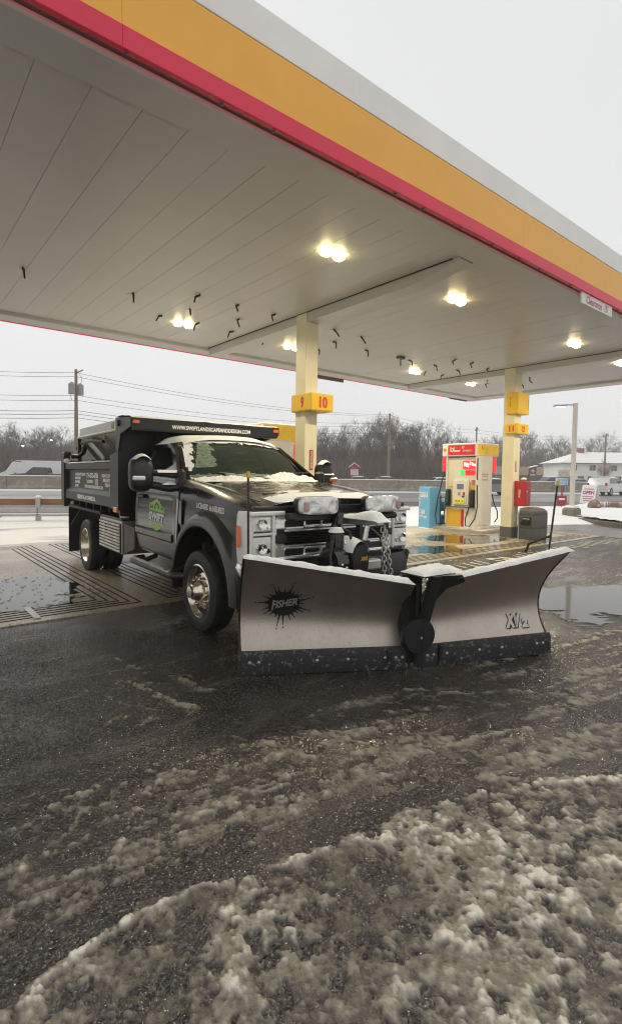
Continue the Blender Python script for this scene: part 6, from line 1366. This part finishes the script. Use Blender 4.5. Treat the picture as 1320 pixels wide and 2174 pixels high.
for i,(za,zb,nm) in enumerate(lv):
    wire('%s black overhead wire left of the transformer pole'%nm,L0+Vector((0,0,za+.25)),A+Vector((0,0,za)),.35,.022 if i<4 else .032)
    wire('%s black overhead wire from the transformer pole towards the far trees'%nm,A+Vector((0,0,za)),Bp+Vector((0,0,zb)),.75,.022 if i<4 else .03)
for i,(z,nm) in enumerate(((9.4,'upper'),(8.9,'lower'))):
    wire('%s thin overhead wire above the pump 11 trees'%nm,Bp+Vector((0,0,z)),Cp+Vector((0,0,z)),.4,.022)
    wire('%s thin overhead wire behind the far pillar'%nm,Cp+Vector((0,0,z)),Dp+Vector((0,0,z-.2)),.5,.022)
    wire('%s thin overhead wire over the white house'%nm,Dp+Vector((0,0,z-.2)),Ep+Vector((0,0,z+1.2)),.4,.022)
# ---- bare winter trees
def bare_tree(seed,spread=.5,mult=1.0):
    q=random.Random(seed); tr=MB(); cr=MB()
    def branch(p,d,l,r,lev):
        n=4 if lev<3 else 2; pts=[p]; dd=d.copy()
        for i in range(n):
            dd=(dd+Vector((q.uniform(-1,1),q.uniform(-1,1),q.uniform(-.5,.8)))*(.10+.07*lev)+Vector((0,0,.05))).normalized(); pts.append(pts[-1]+dd*(l/n))
        rs=[lerp(r,r*.45,i/n) for i in range(n+1)]
        (tr if lev<1 else cr).tube(pts,rs,n=(6 if lev==0 else 4 if lev==1 else 3),cap=False)
        if lev>=5: return
        k=[10,7,5,5,4][lev]; k=max(2,int(k*mult+q.random()))
        for j in range(k):
            f=q.uniform(.28 if lev==0 else .2,1.0); idx=min(n-1,int(f*n)); b=pts[idx].lerp(pts[idx+1],f*n-idx)
            a=q.uniform(0,2*PI); base=(pts[idx+1]-pts[idx]).normalized(); u=base.orthogonal().normalized(); v=base.cross(u)
            sp=q.uniform(.45,.95)*(spread*1.5 if lev==0 else 1); nd=(base+(u*math.cos(a)+v*math.sin(a))*sp+Vector((0,0,.12))).normalized()
            branch(b,nd,l*q.uniform(.42,.66)*(1.15-.35*f if lev==0 else 1),rs[idx]*.5+.004,lev+1)
    branch(Vector((0,0,0)),Vector((q.uniform(-.06,.06),q.uniform(-.06,.06),1)),6.4,.17,0)
    zmax=max(v[2] for v in cr.v); s=10/zmax
    for m in(tr,cr): m.v=[(a*s,b*s,c*s) for a,b,c in m.v]
    return tr.mesh('trunk',M_bark),cr.mesh('crown',M_twig)
TV=[bare_tree(s,sp,mu) for s,sp,mu in((1,.5,.9),(2,.7,.85),(3,.42,.9),(4,.6,.8))]
q=random.Random(11)
hz=lambda px:1008.5+.0137*(px-660)
def topy(px): return interp([(-200,905),(0,893),(60,886),(140,900),(300,905),(560,900),(680,902),(735,888),(800,876),(850,870),(900,880),(945,905),(975,925),(1010,925),(1060,920),(1110,905),(1150,930),(1200,918),(1260,912),(1320,925),(1500,915)],px)
spots=[]
for px in list(np.arange(-60,170,21))+list(np.arange(200,640,55))+list(np.arange(672,960,17))+list(np.arange(965,1150,19))+list(np.arange(1150,1400,24)):
    d=q.uniform(74,92) if px<960 else (q.uniform(95,112) if px<1040 else q.uniform(146,165)); spots.append((px+q.uniform(-6,6),d))
spots.sort()
for i,(px,d) in enumerate(spots):
    h=max(5,(hz(px)-topy(px)+q.uniform(-14,5))*d/FPX+1.58)
    if i%7==3: h*=.8
    t=thing('bare_tree','leafless winter tree beyond the road, %s along the wood counted from the left'%(ORD[i] if i<len(ORD) else 'one of the last'),'tree',at(px,d,-.1),q.uniform(0,6.28),'bare trees beyond the road')
    s=h/10; t.scale=(s*q.uniform(.9,1.15),s*q.uniform(.9,1.15),s)
    a,b=TV[i%4]
    for nm,me in(('trunk',a),('crown',b)):
        o=bpy.data.objects.new(nm,me); COL.objects.link(o); o.parent=t
# small snowy street tree in front of the house
t=thing('small_tree','small rounded tree with reddish snow dusted twigs before the white house','tree',at(1282,88)); t.scale=(.42,.42,.50)
for nm,me in zip(('trunk','crown'),bare_tree(9,.9,1.0)):
    o=bpy.data.objects.new(nm,me); COL.objects.link(o); o.parent=t
    if nm=='crown': me.materials.clear(); me.materials.append(pm('reddish_snowy_twigs',(.34,.26,.25),.9,var=.3,vs=3))
# brush under the trees and the wooded mass behind: nobody could count it
def sticks(name,label,n,s0,s1,t0,t1,h0,h1,wd,mat,seed,hf=None):
    q=np.random.RandomState(seed); S_=q.uniform(s0,s1,n); T_=q.uniform(t0,t1,n); H=q.uniform(h0,h1,n)*(1 if hf is None else hf(S_)); W=q.uniform(.6,1.3,n)*wd; A=q.uniform(0,PI,n)
    X=B0.x+RD.x*S_+ND.x*T_; Y=B0.y+RD.y*S_+ND.y*T_
    dep=X*_fw.x+Y*_fw.y; lat=X*_rt.x+Y*_rt.y; kp=(lat/dep<.345)|(dep>152)
    X,Y,S_,T_,H,W,A=[z[kp] for z in(X,Y,S_,T_,H,W,A)]; n=len(X); lx=q.uniform(-.35,.35,n)*H*.6; ly_=q.uniform(-.35,.35,n)*H*.6; z0=q.uniform(0,.55,n)*H
    V=np.stack([np.stack([X-np.cos(A)*W,Y-np.sin(A)*W,z0],-1),np.stack([X+np.cos(A)*W,Y+np.sin(A)*W,z0],-1),np.stack([X+lx,Y+ly_,H],-1)],1).reshape(-1,3)
    F=np.arange(3*n).reshape(n,3); o=bpy.data.objects.new(name,npmesh(name,V,F,mat,False)); COL.objects.link(o); o['kind']='stuff'; o['label']=label
M_brush=pm('brown_brush',(.165,.128,.115),.95,var=.35,vs=.35)
M_brush2=pm('grey_brown_wood',(.19,.16,.152),.95,var=.3,vs=.2)
sticks('brush','dense brown leafless brush under the roadside trees',60000,-60,95,17,30,1.2,4.6,.035,M_brush,1)
sticks('far_wood','mass of leafless wood behind the roadside trees',80000,-80,60,34,60,2.5,7.2,.05,M_brush2,2)
sticks('far_wood.001','leafless wood far behind the white house',50000,40,190,70,110,3,11,.08,M_brush2,4)
m=MB()
def wb(u,v):
    s=lerp(-120,45,u); tt=lerp(36,75,v); p=rf(s,tt); return (p.x,p.y,.3+3.4*math.sin(PI*min(1,v*1.1)/2)*(.8+.4*mathutils.noise.noise(Vector((s*.06,v*2,0)))))
m.grid(wb,120,8); m.build('wooded_bank',M_brush2,None,180,kind='structure')
# ---- white house and shop
def house():
    p=at(1192,128); t=thing('white_house','large white two storey house with snow covered hip roof behind the road','house',p,math.atan2(_rt.y,_rt.x))
    W,Dp_,He=24,11,5.35
    MB().box((W/2,Dp_/2,He/2),(W,Dp_,He)).build('wall',pm('white_clapboard',(.80,.80,.79),.7,var=.05),t)
    o=.9; m=MB(); e=[(-o,-o,He),(W+o,-o,He),(W+o,Dp_+o,He),(-o,Dp_+o,He)]; r1=(6.2,Dp_/2,He+2.9);r2=(W-6.2,Dp_/2,He+2.9)
    m.add(e+[r1,r2],[(0,1,5,4),(1,2,5),(2,3,4,5),(3,0,4),(3,2,1,0)]); rf_=m.build('roof',M_snow,t)
    MB().box((6.9,Dp_/2,He+3.1),(1.5,1.0,1.5)).build('chimney',pm('chimney_brick',(.22,.10,.09),.8),rf_)
    MB().box((W/2,-o+.0,He-.1),(W+2*o,.16,.2)).build('gutter',M_greyp,t)
    M_win=pm('house_window',(.05,.055,.06),.2,var=.2,vs=2)
    for z,xs_,w in((4.15,(2.6,7.2,12.4,15.4,19),1.5),(1.5,(2.2,4.4,9.0,13.5,17),1.5)):
        for x in xs_:
            f=MB().box((x,-.03,z),(w+.3,.08,1.45)).build('window',M_whitep,t)
            for q_ in(-1,1):
                for k in(-1,1): MB().box((x+q_*w/4,-.08,z+k*.33),(w/2-.08,.04,.58)).build('pane',M_win,f)
    MB().box((6.6,-.04,1.05),(1.0,.1,2.1)).build('door',M_greyp,t)
house()
p=at(1052,110); t=thing('roadside_shop','low tan roadside shop with a dark sign tower across the road','shop',p,math.atan2(_rt.y,_rt.x))
M_tan=pm('tan_stucco',(.42,.34,.25),.8,var=.08)
MB().box((4.8,3,1.3),(9.4,6,2.6)).build('wall',pm('shop_dark',(.16,.13,.12),.7,var=.3,vs=.6),t)
MB().box((4.8,2.9,3.0),(9.8,6.4,1.7)).build('parapet',M_tan,t)
m=MB(); m.prism([(6.6,-.5,0),(8.1,-.5,0),(8.1,-.5,3.9),(6.6,-.5,3.5)],(0,1.2,0)); m.build('sign_tower',pm('shop_maroon',(.10,.05,.05),.7),t)
m=MB(); m.prism([(6.4,-.7,3.55),(8.3,-.7,4.05),(8.3,-.7,4.2),(6.4,-.7,3.7)],(0,1.6,0)); m.build('roof_snow',M_snow,t,kind='stuff')
m=MB(); m.box((7.35,-.52,2.2),(1.0,.04,.32)); m.lathe([(.001,0),(.34,.001)],(7.35,-.53,3.0),(0,-1,0),12); m.build('tower_emblem',pm('tower_print',(.5,.48,.46),.6),t)
for x in(1.5,3.4,5.2,8.8): MB().box((x,-.02,1.1),(1.1,.08,1.6)).build('window',_mats['house_window'],t)
# small house shaped red sign, cream arched sign
p=at(751,64); t=thing('house_shaped_sign','small red house shaped roadside sign with white panels beyond the barrier','sign',p,math.atan2(_rt.y,_rt.x))
m=MB(); m.prism([(-.58,0,.2),(.58,0,.2),(.58,0,2.55),(0,0,3.0),(-.58,0,2.55)],(0,.25,0)); m.build('board',M_maroon,t)
m=MB(); m.box((0,-.03,1.95),(.95,.05,.75)); m.box((0,-.03,1.2),(.95,.05,.5)); m.build('panel',pm('pale_panel',(.60,.52,.50),.6,var=.15,vs=3),t); m=MB(); m.prism([(-.68,-.1,2.52),(0,-.1,3.06),(.68,-.1,2.52),(.68,-.1,2.6),(0,-.1,3.16),(-.68,-.1,2.6)],(0,.45,0)); m.build('snow_ridge',M_snow,t,kind='stuff')
p=at(1194,58); t=thing('arched_sign','cream roadside sign with a faded arch print beyond the barrier','sign',p,math.atan2(_rt.y,_rt.x))
MB().box((0,0,2.05),(1.25,.2,.95),bev=.03).build('board',pm('cream_sign',(.60,.53,.40),.6),t); m=MB(); m.tube([(.42*math.cos(a),-.115,1.85+.36*math.sin(a)) for a in np.linspace(0,PI,10)],.03,n=4); m.build('arch_print',pm('arch_orange',(.45,.28,.18),.6),t); MB().box((0,0,.8),(.2,.2,1.6)).build('post',M_greyp,t)
# ---- distant lamps
for i,(px,d,z) in enumerate(((50,70,4.9),(110,80,6.3))):
    t=thing('distant_lamp','small bright parking lamp glowing among the far left trees, %s one'%('left' if i==0 else 'right'),'street lamp',at(px,d)); m=MB(); m.tube([(0,0,0),(0,0,z)],.06,n=5); m.build('post',M_greyp,t); m=MB(); m.box((0,0,z),(.28,.28,.14),bev=.04); m.build('lamp_lens',_mats['pole_lamp_lit'],t)
# ---- cars
def car(label,p,yaw,kind,col,snow=True,cat='car'):
    t=thing({'van':'white_van','pickup':'pickup_truck'}.get(kind,'parked_car' if 'parked' in label else 'passing_car'),label,cat,p,yaw,'vehicles on the road')
    P={'sedan':(4.7,1.82,[(-2.35,.30),(-2.35,.75),(-2.2,.95),(-1.55,1.0),(-.75,1.43),(.55,1.45),(1.35,1.0),(2.2,.86),(2.35,.65),(2.35,.30)],(-1.5,1.25),.33),
       'suv':(4.8,1.9,[(-2.4,.35),(-2.4,1.0),(-2.3,1.10),(-2.05,1.62),(-1.5,1.72),(.45,1.70),(1.2,1.12),(2.25,1.0),(2.4,.75),(2.4,.35)],(-1.5,1.45),.37),
       'van':(6.6,2.05,[(-3.3,.4),(-3.3,1.1),(-3.28,2.6),(-3.1,2.75),(1.4,2.75),(1.85,2.55),(2.5,1.55),(3.1,1.25),(3.3,.9),(3.3,.4)],(-2.1,2.3),.38),
       'pickup':(5.9,2.0,[(-2.95,.5),(-2.95,1.28),(-.95,1.30),(-.75,1.95),(.55,1.98),(1.3,1.34),(2.75,1.22),(2.95,.9),(2.95,.5)],(-1.75,1.95),.41)}[kind]
    L_,W,pr,ax,wr=P; n=len(pr); hmax=max(b for a,b in pr); M_c=pm('car_'+col[0],col[1],.3,metal=.2,var=.08,coat=.6)
    rr=[]
    for y,k in((-1,.90),(-.96,1),(.96,1),(1,.90)):
        rr.append([(a*(k*.015+.985),(y*W/2)*(1-.16*max(0,(b-.95))/max(.4,hmax-.95) if b>.95 else 1),b if abs(y)<1 else lerp(.6,b,.96)) for a,b in pr])
    m=MB(); m.loft(rr,cap0=True,cap1=True); m.build('body',M_c,t,35)
    tops=[i for i,(a,b) in enumerate(pr) if b>=hmax-.08]; i0,i1=tops[0],tops[-1]
    fr=pr[i1+1]; bk=pr[i0-1]
    m=MB()
    for s in(-1,1):
        def sy(b): return s*(W/2)*(1-.16*max(0,b-.95)/max(.4,hmax-.95))+s*.012
        zb=1.0 if kind=='sedan' else max(1.12,fr[1]+.02); zt=hmax-.10
        x0=lerp(bk[0],pr[i0][0],.25)+.1 if kind!='van' else .9; x1=lerp(fr[0],pr[i1][0],.12)-.05
        pts=[(x0,sy(zb),zb),(x1,sy(zb),zb),(pr[i1][0]-.02,sy(zt),zt),((pr[i0][0]+.08) if kind!='van' else .9,sy(zt),zt)]
        m.add(pts,[[0,1,2,3] if s<0 else [3,2,1,0]])
    def across(a,b,k0,k1):
        q0=Vector((lerp(a[0],b[0],k0),0,lerp(a[1],b[1],k0)));q1=Vector((lerp(a[0],b[0],k1),0,lerp(a[1],b[1],k1))); nx=(Vector((q1.z-q0.z,0,-(q1.x-q0.x)))).normalized()*.015
        w0=W/2*.88;w1=W/2*.80; return [q0+nx+Vector((0,-w0,0)),q0+nx+Vector((0,w0,0)),q1+nx+Vector((0,w1,0)),q1+nx+Vector((0,-w1,0))]
    m.add(across(fr,pr[i1],.1,.9),[[0,1,2,3]])
    if kind!='van':
        c=across(pr[i0],bk,.12,.85); m.add(c,[[0,1,2,3]])
    m.build('window',M_side,t)
    for x in ax:
        for s in(-1,1):
            w=MB(); w.cyl((x,s*(W/2-.22),wr),(x,s*(W/2+.005),wr),wr,n=18); o=w.build('wheel',M_tyre,t,40); w=MB(); w.cyl((x,s*(W/2),wr),(x,s*(W/2+.015),wr),wr*.62,n=14); w.build('rim',M_steel,o,40)
    for s in(-1,1):
        MB().box((L_/2-.06,s*W*.36,.72 if kind!='van' else 1.0),(.14,.34,.16),bev=.03).build('headlight',M_lens,t); MB().box((-L_/2+.04,s*W*.42,.86 if kind=='sedan' else 1.05),(.12,.20,.26),bev=.03).build('tail_light',M_red,t)
        MB().box((fr[0]-.35,s*(W/2+.10),1.05 if kind=='sedan' else 1.3),(.12,.2,.15),bev=.03).build('mirror',M_black,t)
    if snow:
        xa,xb=pr[i0][0],pr[i1][0]; m=MB(); m.grid(lambda u,v:(lerp(xa,xb,u),lerp(-W*.39,W*.39,v),hmax-.02+.07*(math.sin(PI*u)*math.sin(PI*v))**.35),10,6); m.build('roof_snow',M_snow,t,180,kind='stuff')
    return t
yr=math.atan2(RD.y,RD.x)
GREY=('grey',(.10,.105,.11)); WHT=('white',(.62,.62,.61)); BLK=('black',(.02,.022,.025)); BLU=('bluegrey',(.16,.20,.23)); SIL=('silver',(.34,.35,.36))
car('long white van with sloping nose behind the median wall at the left',at(70,60),yr+PI,'van',WHT,False,'van')
car('dark pickup truck with frosted windows in front of the white van',at(88,55.5),yr+PI,'pickup',BLK,False,'pickup')
car('white car cut off by the left picture edge beside the van',at(-28,59),yr+PI,'sedan',WHT)
car('grey car half hidden by the wall just right of the truck mirror',at(756,63),yr+PI,'sedan',GREY)
car('dark grey car half hidden by the wall left of pump 11',at(815,66),yr+PI,'sedan',GREY)
car('white car half hidden by the wall at the left side of pump 11',at(931,64),yr+PI,'sedan',WHT)
car('snow dusted dark car half hidden by the wall left of the light pole',at(1165,70),yr+PI,'suv',GREY)
car('grey parked car before the white house right of the light pole',at(1222,80),yr+PI,'sedan',GREY)
car('blue grey sedan passing on the near road behind pump 11',at(1040,46),yr+PI,'sedan',BLU)
car('white snow dusted station wagon driving off on the near road',at(1286,50),yr+R(28),'suv',WHT)

# ---- falling wet mist between here and the far wood
hz_=MB(); hz_.box((45,75,8),(330,330,18.2)); ho=hz_.build('haze',None,None,kind='stuff')
mh=bpy.data.materials.new('thin_mist'); mh.use_nodes=True; t=mh.node_tree; t.nodes.clear(); o_=t.nodes.new('ShaderNodeOutputMaterial'); v_=t.nodes.new('ShaderNodeVolumePrincipled'); v_.inputs['Color'].default_value=(.985,.988,.99,1); v_.inputs['Density'].default_value=.0013; v_.inputs['Anisotropy'].default_value=.2; t.links.new(v_.outputs[0],o_.inputs['Volume'])
ho.data.materials.append(mh)
